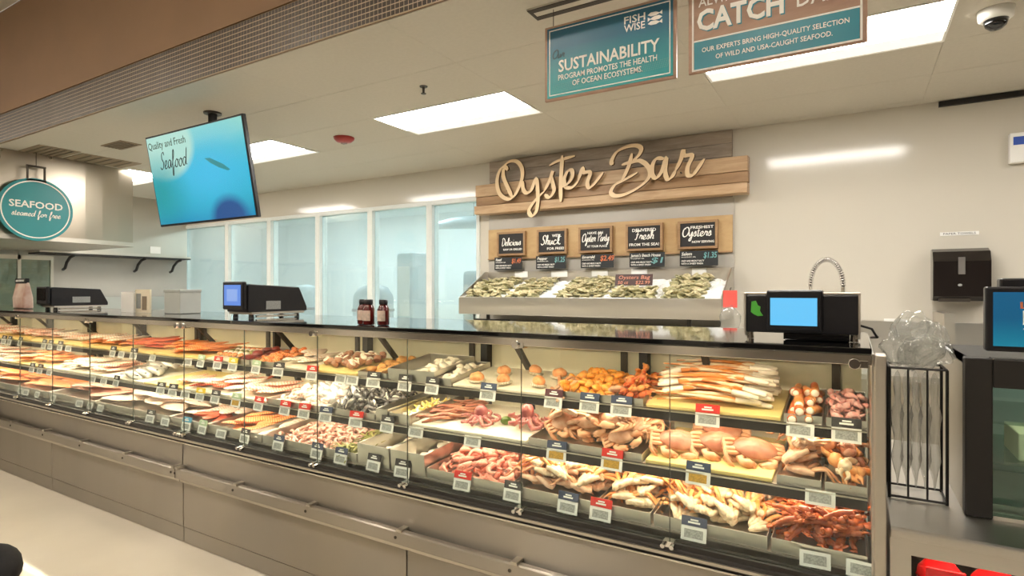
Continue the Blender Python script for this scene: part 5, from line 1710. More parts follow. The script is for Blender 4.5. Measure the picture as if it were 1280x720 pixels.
# ------------------------------------------------------------------ things on and under the ceiling
t = empty('slot_diffuser', (0.4, 2.71, CEIL), label='two-slot linear air diffuser in the ceiling above the hanging signs', cat='air vent')
MB().box(-1.89, 1.89, -0.064, 0.064, -0.006, 0.004).build('frame', M['ceiling'], t)
for y in (-0.042, 0.042):
    MB().box(-1.885, 1.885, y - 0.018, y + 0.018, -0.009, -0.006).build('slot', M['slot_dark'], t)
MB().box(-1.888, -1.872, -0.06, 0.06, -0.0095, -0.006).build('end_cap', M['slot_dark'], t)


def hang(t, xs, z0, z1):
    for x in xs:
        MB().cyl((x, 0.01, z0), (x, 0.01, z1), 0.0022, 6).build('cable', M['bracket'], t)


t = empty('hanging_sign', (-1.062, 2.70, 2.688), label='teal hanging sign about sustainability, under the slot diffuser', cat='sign', group='teal hanging signs')
MB().box(-0.345, 0.345, 0, 0.018, -0.195, 0.195).build('backing', M['sign_wood'], t, bevel=0.002)
MB().box(-0.330, 0.330, -0.003, 0.0, -0.182, 0.182).build('print_face', M['sign_blue'], t)
fr = MB()
for q in ((-0.318, 0.318, 0.166, 0.171), (-0.318, 0.318, -0.171, -0.166), (-0.318, -0.313, -0.166, 0.166), (0.313, 0.318, -0.166, 0.166)):
    fr.box(q[0], q[1], -0.004, -0.003, q[2], q[3])
fr.build('border_line', M['ink_white'], t)
W = M['ink_white']
script('Our', t, -0.265, 0.02, 0.07, M['ink_dark'], -0.0045, 0.3)
text('SUSTAINABILITY', t, 0.0, -0.028, 0.085, W, 0.53, -0.0045, bold=0.018)
text('PROGRAM PROMOTES THE HEALTH', t, -0.005, -0.085, 0.04, W, 0.52, -0.0045, bold=0.012)
text('OF OCEAN ECOSYSTEMS.', t, 0.0, -0.125, 0.04, W, 0.37, -0.0045, bold=0.012)
text('FISH', t, 0.145, 0.125, 0.05, W, 0.105, -0.0045, bold=0.012)
text('WISE', t, 0.145, 0.085, 0.05, W, 0.105, -0.0045, bold=0.012)
# small two-fish emblem beside the words
em = MB()
for k, (dz, sgn) in enumerate(((0.126, 1), (0.105, -1), (0.084, 1))):
    P = [(0.245 + sgn * a, dz + b2) for a, b2 in ((-0.035, 0), (-0.02, 0.010), (0.005, 0.009), (0.022, 0.001), (0.035, 0.010), (0.035, -0.010), (0.022, -0.002), (0.005, -0.009), (-0.02, -0.008))]
    em.prism(P if sgn > 0 else P[::-1], 'y', -0.0048, -0.0035)
em.build('emblem', W, t)
# fine hatch at the foot of the print
hx = MB()
for i in range(56):
    for j in range(5):
        x, z = -0.305 + 0.011 * i + 0.003 * j, -0.158 + 0.009 * j + 0.022 * (i / 56)
        hx.prism([(x, z), (x + 0.006, z + 0.004), (x + 0.0065, z + 0.006), (x - 0.0005, z + 0.002)], 'y', -0.0036, -0.003)
hx.build('hatching', M['ink_teal'], t)
hang(t, (-0.30, 0.30), 0.195, CEIL - 2.688 - 0.006)

t = empty('hanging_sign', (-0.31, 2.70, 2.69), label='wood-look hanging sign with big word CATCH and teal band', cat='sign', group='teal hanging signs')
MB().box(-0.352, 0.352, 0, 0.018, -0.195, 0.195).build('backing', M['sign_wood'], t, bevel=0.004)
MB().box(-0.325, 0.325, -0.003, 0.0, -0.180, -0.055).build('teal_band', M['sign_teal'], t)
fr = MB()
for q in ((-0.335, 0.335, -0.055, -0.048), (-0.335, 0.335, -0.187, -0.180), (-0.335, -0.327, -0.180, 0.180), (0.327, 0.335, -0.180, 0.180), (-0.335, 0.335, 0.180, 0.187)):
    fr.box(q[0], q[1], -0.004, -0.0005, q[2], q[3])
fr.build('border_line', W, t)
text('OUR EXPERTS BRING HIGH-QUALITY SELECTION', t, 0.0, -0.098, 0.03, W, 0.58, -0.0045, bold=0.01)
text('OF WILD AND USA-CAUGHT SEAFOOD.', t, 0.0, -0.138, 0.03, W, 0.46, -0.0045, bold=0.01)
text('CATCH', t, -0.125, 0.028, 0.13, M['sign_teal'], 0.36, -0.002, bold=0.03)
text('CATCH', t, -0.130, 0.033, 0.13, W, 0.36, -0.0045, bold=0.03)
text('DAILY', t, 0.20, 0.03, 0.09, W, 0.21, -0.0045, bold=0.01)
text('ALWAYS', t, -0.20, 0.12, 0.06, W, 0.21, -0.0045, bold=0.01)
text('THE BEST', t, 0.10, 0.12, 0.06, W, 0.21, -0.0045, bold=0.01)
hang(t, (-0.30, 0.30), 0.195, CEIL - 2.69 - 0.006)

# hanging television
YB = 2.80
tv = empty('hanging_television', (-1.652 * YB, YB * 0.9765, 2.445), (math.radians(9.8), 0, 0), label='tilted television hung from the ceiling showing a teal underwater picture', cat='television')
TW, TH = 0.487 * YB, 0.277 * YB
MB().box(-TW / 2, TW / 2, 0, 0.035, -TH / 2, TH / 2).build('housing', M['black'], tv, bevel=0.006)
MB().box(-TW * 0.3, TW * 0.3, 0.035, 0.06, -TH * 0.35, TH * 0.3).build('rear_cover', M['black'], tv, bevel=0.01)
MB().box(-TW / 2 + 0.016, TW / 2 - 0.016, -0.002, 0.0, -TH / 2 + 0.018, TH / 2 - 0.016).build('screen', M['tv_screen'], tv)
text('Quality and Fresh', tv, -TW * 0.27, TH * 0.385, 0.085, M['ink_grey'], 0.56, -0.003, bold=0.0)
script('Seafood', tv, -TW * 0.235, TH * 0.125, 0.40, M['ink_black'], -0.003, 0.20, ratio=1.15, slant=0.35)
MB().prism([(0.13, 0.12), (0.2, 0.115), (0.36, 0.05), (0.44, 0.0), (0.41, -0.005), (0.3, 0.03), (0.2, 0.075)], 'y', -0.0026, -0.002).build('fish_shadow', M['tv_fish'], tv)
tm = empty('ceiling_mount', (-4.60, 2.845, CEIL), label='black ceiling bracket holding the tilted television', cat='bracket')
MB().lathe([(0.07, -0.012), (0.07, 0.0)], 16).build('plate', M['bracket'], tm)
MB().box(-0.025, 0.025, -0.025, 0.025, -0.42, -0.012).build('pole', M['black'], tm, bevel=0.003)
MB().box(-0.12, 0.12, -0.03, 0.02, -0.52, -0.40).build('head', M['black'], tm, bevel=0.004)

# sprinkler, alarm, camera dome, vents
t = empty('sprinkler', (-2.69, 3.26, CEIL), label='small metal sprinkler head on the ceiling before the middle light panel', cat='sprinkler')
MB().lathe([(0.028, -0.006), (0.03, 0.0)], 14).build('rosette', M['bracket'], t)
MB().lathe([(0.008, -0.05), (0.01, -0.006)], 8).build('stem', M['bracket'], t)
MB().lathe([(0.018, -0.056), (0.020, -0.052)], 12).build('deflector', M['bracket'], t)
t = empty('alarm', (-4.255, 3.96, CEIL), label='round red alarm on the ceiling left of the middle light panel', cat='alarm')
MB().lathe([(0.02, -0.048), (0.07, -0.042), (0.095, -0.02), (0.10, 0.0)], 20).build('dome', M['alarm_red'], t, True)
MB().box(-0.025, 0.025, -0.018, 0.018, -0.062, -0.045).build('strobe', M['poly'], t)
t = empty('security_camera', (0.637, 3.92, CEIL), label='dome camera with white base and black glass on the ceiling', cat='camera')
MB().lathe([(0.062, -0.055), (0.075, -0.045), (0.08, 0.0)], 24).build('base', M['white'], t, True)
MB().lathe([(0.002, -0.108), (0.025, -0.103), (0.045, -0.085), (0.055, -0.055)], 24).build('dome', M['black_gloss'], t, True)
for i, (x0, x1, y0, y1, lab) in enumerate([(-7.6, -7.1, 2.56, 2.93, 'dark tan ceiling vent before the hood, nearer one'), (-7.6, -7.15, 2.96, 3.56, 'dark tan ceiling vent before the hood, farther one'), (-6.62, -6.22, 2.90, 3.10, 'small grey ceiling vent between the hood and the television')]):
    t = empty('ceiling_vent', ((x0 + x1) / 2, (y0 + y1) / 2, CEIL), label=lab, cat='air vent', group='ceiling vents by the hood')
    w, d = x1 - x0, y1 - y0
    MB().box(-w / 2, w / 2, -d / 2, d / 2, -0.006, 0.003).build('plate', M['vent_tan'], t)
    for k in range(5):
        yy = -d / 2 + d * (k + 1) / 6
        MB().box(-w / 2 + 0.03, w / 2 - 0.03, yy - 0.012, yy + 0.004, -0.012, -0.006).build('louver', M['vent_dark'], t)

# ------------------------------------------------------------------ the hood, its round sign and the cooking corner on the left
HX = -7.65
t = empty('extractor_hood', (HX, 2.6, 2.04), label='large stainless extractor hood hanging at the left over the cooking corner', cat='extractor hood')
n = 14
# plan outline: front face bows gently and rounds at its far end
out = [(-2.0, -1.5), (0.0, -1.5)]
for i in range(n + 1):
    u = i / n
    out.append((0.05 * math.sin(PI * u) - 0.28 * max(0, u - 0.75) ** 2 * 16 * 0.25, -1.45 + 2.59 * u))
out.append((-2.0, 1.14))
MB().prism(out, 'z', 0.05, CEIL - 2.045).build('canopy', M['steel_hood'], t)
lip = [(x + (0.02 if x > -1.9 else 0), y * 1.008) for x, y in out]
MB().prism(lip, 'z', 0.0, 0.05).build('lip', M['steel_soft'], t)
MB().box(0.03, 0.05, -0.42, -0.1, 0.005, 0.05).build('label_plate', M['card'], t)

t = empty('round_sign', (-7.50, 2.68, 2.361), (0, 0, PI / 2), label='round teal sign reading SEAFOOD hung before the steel hood', cat='sign')
MB().disc((0, 0, 0), 0.333, 'y', 0.02, 48).build('disc', M['teal'], t)
ring = MB()
vs, fs = [], []
for i in range(64):
    a = 2 * PI * i / 64
    for r_, y_ in ((0.294, -0.002), (0.306, -0.002)):
        vs.append((r_ * math.cos(a), y_, r_ * math.sin(a)))
for i in range(64):
    j = (i + 1) % 64
    fs.append((2 * i, 2 * i + 1, 2 * j + 1, 2 * j))
ring.add(vs, fs).build('ring_line', W, t)
text('SEAFOOD', t, 0.0, 0.045, 0.10, W, 0.47, -0.003, bold=0.02)
script('steamed for free', t, 0.0, -0.075, 0.43, W, -0.003, 0.28, ratio=1.0)
loop = MB()
for a, b2 in (((-0.075, 0.01, 0.29), (-0.075, 0.01, 0.46)), ((0.075, 0.01, 0.29), (0.075, 0.01, 0.46)), ((-0.085, 0.01, 0.46), (0.085, 0.01, 0.46))):
    loop.cyl(a, b2, 0.011, 8)
loop.build('hanger', M['bracket'], t)
MB().box(-0.09, 0.09, 0.0, 0.026, 0.285, 0.325).build('clamp', M['bracket'], t, bevel=0.003)
MB().cyl((0, 0.01, 0.46), (0, 0.01, CEIL - 2.361), 0.004, 6).build('hanging_rod', M['bracket'], t)

t = empty('wall_shelf', (-9.78, 4.5, 2.02), label='stainless wall shelf on dark brackets left of the windows', cat='shelf')
MB().box(0, 0.36, -1.1, 0.95, 0.0, 0.03).build('board', M['steel_soft'], t, bevel=0.003)
MB().box(0, 0.36, -1.1, 0.95, -0.02, 0.0).build('underside', M['black_metal'], t)
for y in (-0.7, 0.25, 0.80):
    MB().tube([(0.34, y, -0.03), (0.24, y, -0.05), (0.13, y, -0.12), (0.08, y, -0.2), (0.02, y, -0.22)], 0.02, 8).build('bracket', M['black_metal'], t, True)
tag(bx('wall_notice', -9.789, -9.782, 5.0, 5.16, 2.10, 2.21, M['card']), 'small white notice on the steel wall above the shelf', 'notice')

t = empty('steamer_screen', (-9.2, 3.1, 0.0), label='tall glass and steel splash screen in the cooking corner under the hood', cat='screen')
MB().box(0, 0.02, -1.1, 0.35, 1.0, 1.9).build('pane', M['green_glass'], t)
for y in (-1.1, -0.4, -0.02, 0.33):
    MB().box(-0.012, 0.03, y, y + 0.035, 0.0, 1.95).build('post', M['steel_soft'], t)
MB().box(-0.012, 0.03, -1.065, 0.33, 1.90, 1.95).build('rail', M['steel_soft'], t)
t = empty('cooking_range', (-9.0, 4.25, 0.0), label='stainless cooking range standing against the left wall', cat='range')
MB().box(-0.75, 0.55, -0.7, 1.2, 0.12, 0.95).build('body', M['steel_soft'], t, bevel=0.004)
MB().box(-0.75, 0.58, -0.72, 1.22, 0.95, 0.99).build('top', M['steel'], t, bevel=0.004)
MB().box(-0.76, -0.70, -0.7, 1.2, 0.99, 1.40).build('splash_back', M['steel'], t)
for x in (-0.65, 0.45):
    for y in (-0.6, 1.1):
        MB().cyl((x, y, 0), (x, y, 0.12), 0.03, 10).build('leg', M['steel_soft'], t)

# room behind the windows: dim machines seen through the glass
for nm, loc, dims, lab in [('steel_rack_cabinet', (-5.6, 6.6, 0), (0.32, 0.5, 2.05), 'tall grey cabinet behind the fifth window pane'), ('slicing_machine', (-4.05, 6.3, 0), (0.55, 0.6, 1.75), 'grey machine behind the right-hand window pane')]:
    t = empty(nm, loc, label=lab, cat='machine', group='machines behind the windows')
    w, d, h = dims
    MB().box(-w / 2, w / 2, -d / 2, d / 2, 0.08, h).build('body', M['grey_machine'], t, bevel=0.05)
    MB().box(-w / 2 + 0.05, w / 2 - 0.05, -d / 2 - 0.02, -d / 2, h * 0.55, h * 0.9).build('door', M['steel_soft'], t, bevel=0.005)
    MB().box(-w / 2 + 0.02, w / 2 - 0.02, -d / 2 + 0.02, d / 2 - 0.02, 0.0, 0.08).build('plinth', M['black_metal'], t)
for (x, y, lab) in [(-6.35, 6.5, 'dark round-shouldered tub behind the fourth window pane'), (-8.0, 6.6, 'dark round-shouldered tub behind the second window pane')]:
    t = empty('tub', (x, y, 0), label=lab, cat='tub', group='tubs behind the windows')
    MB().lathe([(0.30, 0.0), (0.31, 1.2), (0.30, 1.42), (0.22, 1.55), (0.05, 1.6)], 20).build('tub_body', M['grey_machine'], t, True)
    MB().lathe([(0.32, 1.18), (0.325, 1.2), (0.32, 1.22)], 20).build('rim', M['black_metal'], t, True)
t = empty('hanging_pipe', (-5.1, 7.4, 2.55), label='thick grey duct under the ceiling of the room behind the windows', cat='duct')
MB().tube([(-0.7, 0, 0), (-0.3, 0, 0.02), (0.3, 0, 0.0), (0.8, 0, -0.03)], [0.10, 0.16, 0.17, 0.12], 14, flat=0.6).build('duct_body', M['grey_machine'], t, True)
MB().cyl((0, 0, 0.08), (0, 0, 0.45), 0.01, 6).build('hanger', M['bracket'], t)

# ------------------------------------------------------------------ on top of the case
TOP = 1.337


def scale_machine(loc, rot, w, d, h, label, screen_on='left', scr=M['black']):
    t = empty('counter_scale', loc, rot, label, 'scale', 'scales on the case')
    MB().prism([(0, 0.035), (0, h * 0.96), (0.02, h), (d * 0.86, h * 0.92), (d, 0.06), (d, 0.035)], 'x', -w / 2, w / 2).build('body', M['black'], t, bevel=0.006)
    MB().box(-w / 2 - 0.008, w / 2 + 0.008, 0.02, d - 0.03, 0.022, 0.035).build('base_plate', M['steel_soft'], t)
    for x in (-w / 2 + 0.025, w / 2 - 0.025):
        for y in (0.04, d - 0.06):
            MB().lathe([(0.016, 0), (0.013, 0.022)], 10, (x, y, 0)).build('foot', M['rubber'], t)
    return t


t = scale_machine((-3.12, 2.08, TOP), (0, 0, 0), 0.20, 0.42, 0.20, 'black counter scale with lit blue screen, on the case before the windows')
MB().box(-0.098, 0.10, -0.03, -0.004, 0.05, 0.215).build('screen_housing', M['black'], t, bevel=0.008)
MB().box(-0.078, 0.078, -0.032, -0.0295, 0.075, 0.195).build('screen', M['screen_blue'], t)
MB().box(-0.05, 0.05, -0.033, -0.032, 0.10, 0.17).build('screen_window', M['screen_pale'], t)
MB().box(0.10, 0.104, 0.12, 0.22, 0.05, 0.10).build('receipt_slot', M['print_grey'], t)
MB().box(0.10, 0.125, 0.05, 0.32, 0.005, 0.016).build('weighing_plate', M['steel_bright'], t)
t = scale_machine((-5.76, 2.12, TOP), (0, 0, 0), 0.20, 0.42, 0.19, 'black counter scale farthest to the left on the case')
MB().box(-0.098, 0.10, -0.03, -0.004, 0.05, 0.195).build('screen_housing', M['black'], t, bevel=0.008)
MB().box(-0.08, 0.08, -0.032, -0.0295, 0.08, 0.18).build('screen', M['black_gloss'], t)
MB().box(0.10, 0.104, 0.15, 0.28, 0.06, 0.11).build('receipt_slot', M['print_grey'], t)
MB().box(0.10, 0.125, 0.05, 0.35, 0.005, 0.016).build('weighing_plate', M['steel_bright'], t)

t = empty('counter_scale', (-0.155, 2.10, TOP), label='wide black counter scale with pale blue screen at the right end of the case', cat='scale', group='scales on the case')
MB().box(-0.168, 0.165, 0, 0.13, 0.022, 0.150).build('body', M['black'], t, bevel=0.006)
MB().box(-0.172, 0.169, 0.004, 0.135, 0.148, 0.156).build('top_plate', M['steel_soft'], t, bevel=0.002)
MB().box(-0.10, 0.065, -0.014, 0.10, 0.03, 0.164).build('screen_housing', M['black'], t, bevel=0.006)
MB().box(-0.088, 0.050, -0.0165, -0.0135, 0.048, 0.138).build('screen', M['screen_cyan'], t)
MB().box(-0.172, -0.166, -0.004, 0.13, 0.01, 0.152).build('side_trim', M['steel_soft'], t)
MB().box(0.163, 0.169, -0.004, 0.13, 0.01, 0.152).build('side_trim', M['steel_soft'], t)
MB().box(-0.05, 0.14, 0.0, 0.12, 0.0, 0.024).build('base', M['black_gloss'], t, bevel=0.003)
for x in (-0.155, 0.152):
    MB().lathe([(0.012, 0), (0.010, 0.024)], 10, (x, 0.02, 0)).build('foot', M['steel_bright'], t)
lf = MB()
lf.prism([(-0.150, 0.090), (-0.148, 0.125), (-0.135, 0.128), (-0.128, 0.112), (-0.120, 0.108), (-0.122, 0.094), (-0.112, 0.078), (-0.128, 0.076), (-0.140, 0.082)], 'y', -0.0035, -0.001)
lf.build('emblem', M['leaf_green'], t)
MB().tube([(0.169, 0.06, 0.05), (0.20, 0.07, 0.04), (0.215, 0.09, 0.012), (0.20, 0.14, 0.008), (0.22, 0.2, 0.006)], 0.004, 6).build('cord', M['black'], t, True)

for i, (x, y) in enumerate([(-2.05, 2.03), (-1.985, 2.0), (-1.905, 2.015)]):
    t = empty('sauce_bottle', (x, y, TOP), label=['small dark red sauce bottle, leftmost of three on the case', 'small dark red sauce bottle, middle of three on the case', 'small dark red sauce bottle, rightmost of three on the case'][i], cat='bottle', group='sauce bottles on the case')
    MB().lathe([(0.024, 0.0), (0.028, 0.004), (0.028, 0.075), (0.020, 0.092), (0.017, 0.097)], 18).build('bottle_body', M['sauce'], t, True)
    MB().lathe([(0.0195, 0.097), (0.0205, 0.099), (0.0205, 0.118), (0.018, 0.12)], 18).build('cap', M['black'], t, True)
    vs, fs = [], []
    for k in range(9):
        a = math.radians(-150 + 120 * k / 8)
        vs += [(0.0286 * math.cos(a), 0.0286 * math.sin(a), 0.02), (0.0286 * math.cos(a), 0.0286 * math.sin(a), 0.068)]
    for k in range(8):
        fs.append((2 * k, 2 * k + 2, 2 * k + 3, 2 * k + 1))
    MB().add(vs, fs).build('paper_label', M['label_paper'], t, True)

t = empty('product_bag', (-6.41, 2.2, TOP), label='pale pouch with a black header standing at the left on the case', cat='bag')
MB().prism([(-0.045, 0.0), (0.03, 0.0), (0.028, 0.10), (0.0, 0.235), (-0.022, 0.235), (-0.05, 0.10)], 'x', -0.115, 0.115).build('pouch', M['pouch'], t, bevel=0.012)
MB().box(-0.11, 0.11, -0.03, 0.0, 0.225, 0.27).build('header', M['black'], t, bevel=0.003)
text('FRESH SEAFOOD', t, 0.0, 0.248, 0.025, M['ink_white'], 0.17, -0.032)
t = empty('table_sign', (-4.55, 2.2, TOP), label='white folded card with grey picture beside the grey box on the case', cat='card')
MB().box(-0.16, 0.02, 0.0, 0.012, 0.0, 0.15).build('card', M['card'], t)
MB().box(-0.02, 0.18, 0.03, 0.042, 0.0, 0.17).build('second_card', M['paper'], t)
MB().box(0.0, 0.06, 0.027, 0.03, 0.03, 0.14).build('picture', M['print_grey'], t)
MB().box(0.08, 0.14, 0.027, 0.03, 0.02, 0.12).build('picture', M['vent_tan'], t)
t = empty('grey_box', (-4.12, 2.25, TOP), label='plain light grey box on the case left of the lit scale', cat='box')
MB().box(-0.10, 0.10, 0.0, 0.15, 0.0, 0.165).build('box_body', M['grey_box'], t, bevel=0.004)
MB().box(-0.104, 0.104, -0.004, 0.154, 0.15, 0.17).build('lid', M['grey_box'], t, bevel=0.003)

# ------------------------------------------------------------------ the right-hand counter
t = empty('steel_counter', (0.9, 2.4, 0), label='stainless counter at the right with an open front holding red bags', cat='counter')
MB().prism([(-0.45, 0.80), (-0.45, 0.825), (-0.44, 0.83), (0.7, 0.83), (0.7, 0.80)], 'x', -0.815, 1.3).build('worktop', M['steel'], t, bevel=0.003)
MB().box(-0.815, 1.3, -0.435, -0.42, 0.755, 0.80).build('apron', M['steel'], t)
MB().box(-0.815, -0.765, -0.435, -0.40, 0.0, 0.755).build('post', M['steel'], t)
MB().box(1.25, 1.3, -0.435, -0.40, 0.0, 0.755).build('post', M['steel'], t)
MB().box(-0.815, -0.80, -0.40, 0.70, 0.0, 0.80).build('side_panel', M['steel_soft'], t)
MB().box(-0.80, 1.3, 0.68, 0.70, 0.0, 0.80).build('back_panel', M['steel_soft'], t)
MB().box(-0.765, 1.25, -0.42, 0.68, 0.55, 0.57).build('inner_shelf', M['black_metal'], t)
MB().box(-0.75, 1.2, -0.415, -0.40, 0.782, 0.794).build('lamp_strip', M['led_low'], t)
for i, x in enumerate((0.215, 0.34, 0.465, 0.59, 0.715)):
    r = empty('red_bag', (x, 2.09, 0.571), label='glossy red bag inside the open counter front, ' + ['first', 'second', 'third', 'fourth', 'fifth'][i] + ' from the left', cat='bag', group='red bags in the counter')
    MB().ball((0, 0, 0.075), (0.058, 0.12, 0.075), 14, 9, lambda x, y, z: [x * (1 + 0.12 * math.sin(5 * y + 4 * z)), y, z * (1 + 0.1 * math.sin(6 * x + 3 * y))]).build('pack', M['red'], r, True)
    MB().box(-0.045, 0.045, -0.11, -0.10, 0.11, 0.155).build('seal', M['red'], r, bevel=0.003)

t = empty('bag_rack', (0.17, 2.30, 0.831), label='black wire rack full of clear plastic bags on the right counter', cat='rack')
w2, d2, h2 = 0.075, 0.07, 0.42
for x in (-w2, w2):
    for y in (-d2, d2):
        MB().cyl((x, y, 0), (x, y, h2), 0.0045, 8).build('upright', M['black_metal'], t)
for x in (-w2 / 3, w2 / 3):
    MB().cyl((x, -d2, 0.006), (x, -d2, h2), 0.003, 6).build('wire', M['black_metal'], t)
for z in (0.006, h2):
    MB().tube([(-w2, -d2, z), (w2, -d2, z), (w2, d2, z), (-w2, d2, z), (-w2, -d2, z)], 0.004, 6).build('hoop', M['black_metal'], t)
for i in range(5):
    x = -0.05 + 0.025 * i
    o = MB().ball((0, 0, 0.20), (0.014, 0.055, 0.19), 12, 12, lambda x, y, z: [x * (1 + 0.5 * math.sin(9 * z + 2 * y)), y * (1 + 0.08 * math.sin(11 * z)), z]).build('plastic_bag', M['poly'], None, True, loc=(0.17 + x, 2.30, 0.845))
    tag(o, 'clear plastic bag standing in the black wire rack', 'bag', 'clear bags in the rack')
bn = ['lowest', 'tallest', 'topmost', 'foremost', 'rearmost']
for i, (dx, dy, dz, rx, rz) in enumerate([(-0.045, 0.0, 0.475, 0.05, 0.05), (0.03, 0.02, 0.49, 0.055, 0.075), (-0.01, 0.01, 0.545, 0.07, 0.045), (0.01, -0.05, 0.465, 0.06, 0.04), (0.05, 0.06, 0.47, 0.045, 0.06)]):
    def wrinkle(x, y, z, i=i):
        w = 1 + 0.13 * math.sin(6 * x + 4 * z + i) + 0.10 * math.sin(8 * y - 5 * z + 2 * i) + 0.05 * math.sin(11 * z + 5 * x)
        return [x * w, y * w, z * w]
    o = MB().ball((0, 0, 0), (rx, 0.05, rz), 26, 18, wrinkle).build('plastic_bag', M['poly'], None, True, loc=(0.17 + dx, 2.31 + dy, 0.831 + dz), rot=(0.3 * i, 0.2 * i, i))
    tag(o, 'crumpled clear plastic bag above the wire rack, ' + bn[i] + ' of the bunch', 'bag', 'clear bags above the rack')

t = empty('display_warmer', (0.72, 2.16, 0.831), label='black-framed glass display unit at the right edge on the steel counter', cat='display unit')
HW = 0.47
for x0, x1 in ((-0.44, -0.375), (0.375, 0.44)):
    MB().box(x0, x1, 0, 0.05, 0, HW).build('front_post', M['black_metal'], t, bevel=0.004)
MB().box(-0.375, 0.375, 0, 0.05, HW - 0.085, HW).build('header', M['black_metal'], t, bevel=0.004)
MB().box(-0.375, 0.375, 0, 0.05, 0, 0.012).build('sill', M['steel_bright'], t)
MB().box(-0.375, 0.375, 0.02, 0.026, 0.012, HW - 0.085).build('pane', M['green_glass'], t)
MB().box(-0.44, -0.43, 0.05, 0.5, 0.0, HW).build('side_panel', M['steel_soft'], t)
MB().box(0.43, 0.44, 0.05, 0.5, 0.0, HW).build('side_panel', M['steel_soft'], t)
MB().box(-0.44, 0.44, 0.05, 0.5, HW - 0.02, HW).build('roof', M['black_metal'], t)
MB().box(-0.43, 0.43, 0.49, 0.5, 0.0, HW - 0.02).build('back_panel', M['grey_machine'], t)
for z in (0.15, 0.27):
    MB().box(-0.43, 0.43, 0.06, 0.48, z, z + 0.008).build('glass_shelf', M['green_glass'], t)
MB().box(-0.43, 0.43, 0.06, 0.48, 0.0, 0.03).build('floor_tray', M['steel_pan'], t)
MB().box(-0.36, 0.36, 0.06, 0.08, HW - 0.032, HW - 0.022).build('lamp_strip', M['led_low'], t)  # unseen strip, added to light the inside of the unit
MB().box(-0.30, -0.20, 0.10, 0.30, 0.158, 0.24).build('carton', M['paper'], t, bevel=0.004)

t = empty('price_monitor', (0.66, 2.20, 0.831 + HW), label='small black monitor with blue lobster screen on the display unit', cat='monitor')
MB().box(-0.33, 0.17, -0.02, 0.015, 0.02, 0.21).build('housing', M['black'], t, bevel=0.006)
MB().box(-0.312, 0.152, -0.0225, -0.0195, 0.036, 0.194).build('screen', M['monitor_blue'], t)
MB().box(-0.13, -0.03, 0.0, 0.08, 0.0, 0.024).build('stand', M['black'], t, bevel=0.003)
text('LOBSTER', t, -0.08, 0.118, 0.055, M['ink_white'], 0.34, -0.024, bold=0.03)
text('LIVE', t, -0.215, 0.155, 0.026, M['ink_orange'], 0.075, -0.024, bold=0.02)
MB().box(-0.245, 0.085, -0.0238, -0.0225, 0.086, 0.089).build('underline', M['ink_white'], t)
MB().box(-0.29, -0.22, 0.02, 0.07, 0.195, 0.235).build('webcam', M['black'], t, bevel=0.006)
MB().cyl((-0.20, 0.04, 0.20), (-0.20, 0.04, 0.24), 0.006, 8).build('antenna', M['black'], t)

# back wall, right side: sink with spray, towel dispenser, notices
t = empty('sink_table', (0.5, 5.22, 0), label='stainless sink table along the back wall behind the right counter', cat='sink')
MB().box(-0.75, 1.6, -0.35, 0.36, 0.86, 0.90).build('worktop', M['steel'], t, bevel=0.003)
MB().box(-0.75, 1.6, 0.335, 0.36, 0.90, 1.25).build('splash_back', M['steel'], t)
MB().box(-0.1, 0.6, -0.28, 0.22, 0.60, 0.86).build('basin', M['steel_soft'], t)
MB().box(0.02, 0.08, -0.34, 0.33, 0.90, 1.34).build('splash_guard', M['steel_soft'], t)
for x in (-0.7, 1.55):
    for y in (-0.3, 0.3):
        MB().cyl((x, y, 0), (x, y, 0.86), 0.022, 10).build('leg', M['steel_soft'], t)
t = empty('spray_faucet', (-0.30, 5.30, 0.90), label='chrome spring pre-rinse faucet on the sink behind the wide scale', cat='faucet')
arch, coil = [], []
for i in range(41):
    a = PI * i / 40
    arch.append((0.10 - 0.115 * math.cos(a), 0, 0.64 + 0.21 * math.sin(a)))
MB().tube([(-0.015, 0, 0.0), (-0.015, 0, 0.64)], 0.013, 10).build('riser', M['chrome'], t, True)
hel = []
for i in range(40 * 6 + 1):
    u = i / 6
    k = min(39, int(u))
    f = u - k
    p, q = arch[k], arch[k + 1]
    d = math.atan2(q[2] - p[2], q[0] - p[0])
    a = 2 * PI * u * 0.8
    cx, cz = p[0] + (q[0] - p[0]) * f, p[2] + (q[2] - p[2]) * f
    r_ = 0.018
    hel.append((cx - math.sin(d) * r_ * math.cos(a), r_ * math.sin(a), cz + math.cos(d) * r_ * math.cos(a)))
MB().tube(hel, 0.0045, 5).build('spring', M['chrome'], t, True)
MB().tube(arch, 0.009, 6).build('hose', M['bracket'], t, True)
MB().tube([(0.215, 0, 0.64), (0.215, 0, 0.52), (0.215, -0.02, 0.46)], [0.014, 0.018, 0.022], 10).build('spray_head', M['chrome'], t, True)
MB().box(-0.05, 0.02, -0.03, 0.03, 0.0, 0.06).build('valve', M['chrome'], t, bevel=0.006)

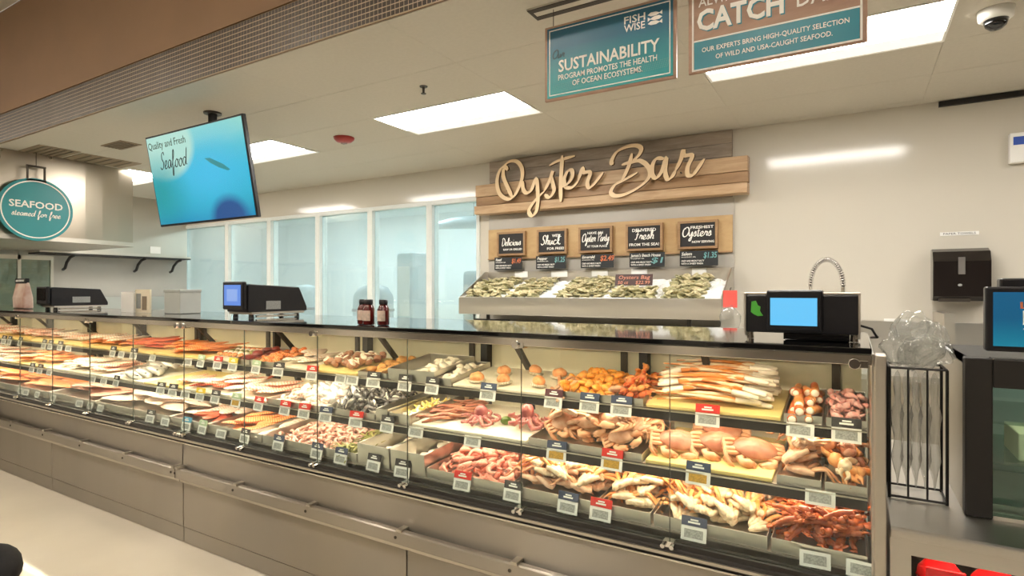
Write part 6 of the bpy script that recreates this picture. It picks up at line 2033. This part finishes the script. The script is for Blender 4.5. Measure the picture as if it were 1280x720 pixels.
t = empty('towel_dispenser', (0.685, 5.598, 1.42), label='black paper towel dispenser on the white back wall', cat='dispenser')
MB().prism([(0, 0), (-0.14, 0.0), (-0.165, 0.03), (-0.165, 0.30), (-0.13, 0.375), (-0.06, 0.40), (0, 0.40)], 'x', -0.175, 0.175).build('housing', M['black_gloss_soft'], t, bevel=0.006)
MB().box(-0.022, 0.022, -0.171, -0.164, 0.20, 0.33).build('window', M['smoke_grey'], t, bevel=0.006)
MB().box(-0.14, 0.05, -0.168, -0.12, -0.006, 0.02).build('outlet', M['bracket'], t)
MB().ball((-0.01, -0.166, 0.12), (0.014, 0.003, 0.010), 10, 5).build('emblem', M['print_grey'], t, True)
t = empty('wall_label', (0.69, 5.598, 1.94), label='small white strip label above the black towel dispenser', cat='label')
MB().box(-0.12, 0.12, -0.003, 0, -0.014, 0.014).build('strip', M['card'], t)
text('PAPER TOWELS', t, 0, 0, 0.022, M['ink_black'], 0.20, -0.004)
tag(bx('wall_label', 0.20, 0.36, 5.594, 5.599, 1.24, 1.27, M['card']), 'tiny white label low on the wall above the plastic bags', 'label')
t = empty('wall_notice', (1.08, 5.598, 2.55), label='white wall box with blue mark at the right edge of the photo', cat='box')
MB().box(-0.10, 0.25, -0.06, 0, -0.11, 0.11).build('box_body', M['white'], t, bevel=0.006)
MB().box(-0.08, 0.1, -0.063, -0.06, 0.02, 0.08).build('mark', M['blue_mark'], t)

# unidentified dark blob on the floor at the near left, made up as a bag
t = empty('dark_blob', (-3.74, 1.15, 0), label='unidentified dark blob, shaped as a soft black bag, at the lower left corner', cat='bag')
MB().ball((0, 0, 0.10), (0.17, 0.12, 0.11), 18, 10, lambda x, y, z: [x * (1 + 0.06 * math.sin(5 * y)), y, z * (1 + 0.08 * math.sin(4 * x + 1))]).build('bag_body', M['black_cloth'], t, True)
MB().tube([(-0.07, 0, 0.19), (-0.05, 0, 0.26), (0.05, 0, 0.26), (0.07, 0, 0.19)], 0.008, 6).build('handle', M['black_cloth'], t, True)

# fit the lettering to its measured widths
bpy.context.view_layer.update()
for o, w in TEXTS:
    if w and o.dimensions.x > 1e-6:
        o.scale.x = w / o.dimensions.x
dg = bpy.context.evaluated_depsgraph_get()
for o, w in TEXTS:
    me = bpy.data.meshes.new_from_object(o.evaluated_get(dg))
    n = bpy.data.objects.new('lettering', me)
    COL.objects.link(n)
    n.parent, n.location, n.rotation_euler, n.scale = o.parent, o.location, o.rotation_euler, o.scale
for o, w in TEXTS:
    bpy.data.objects.remove(o)
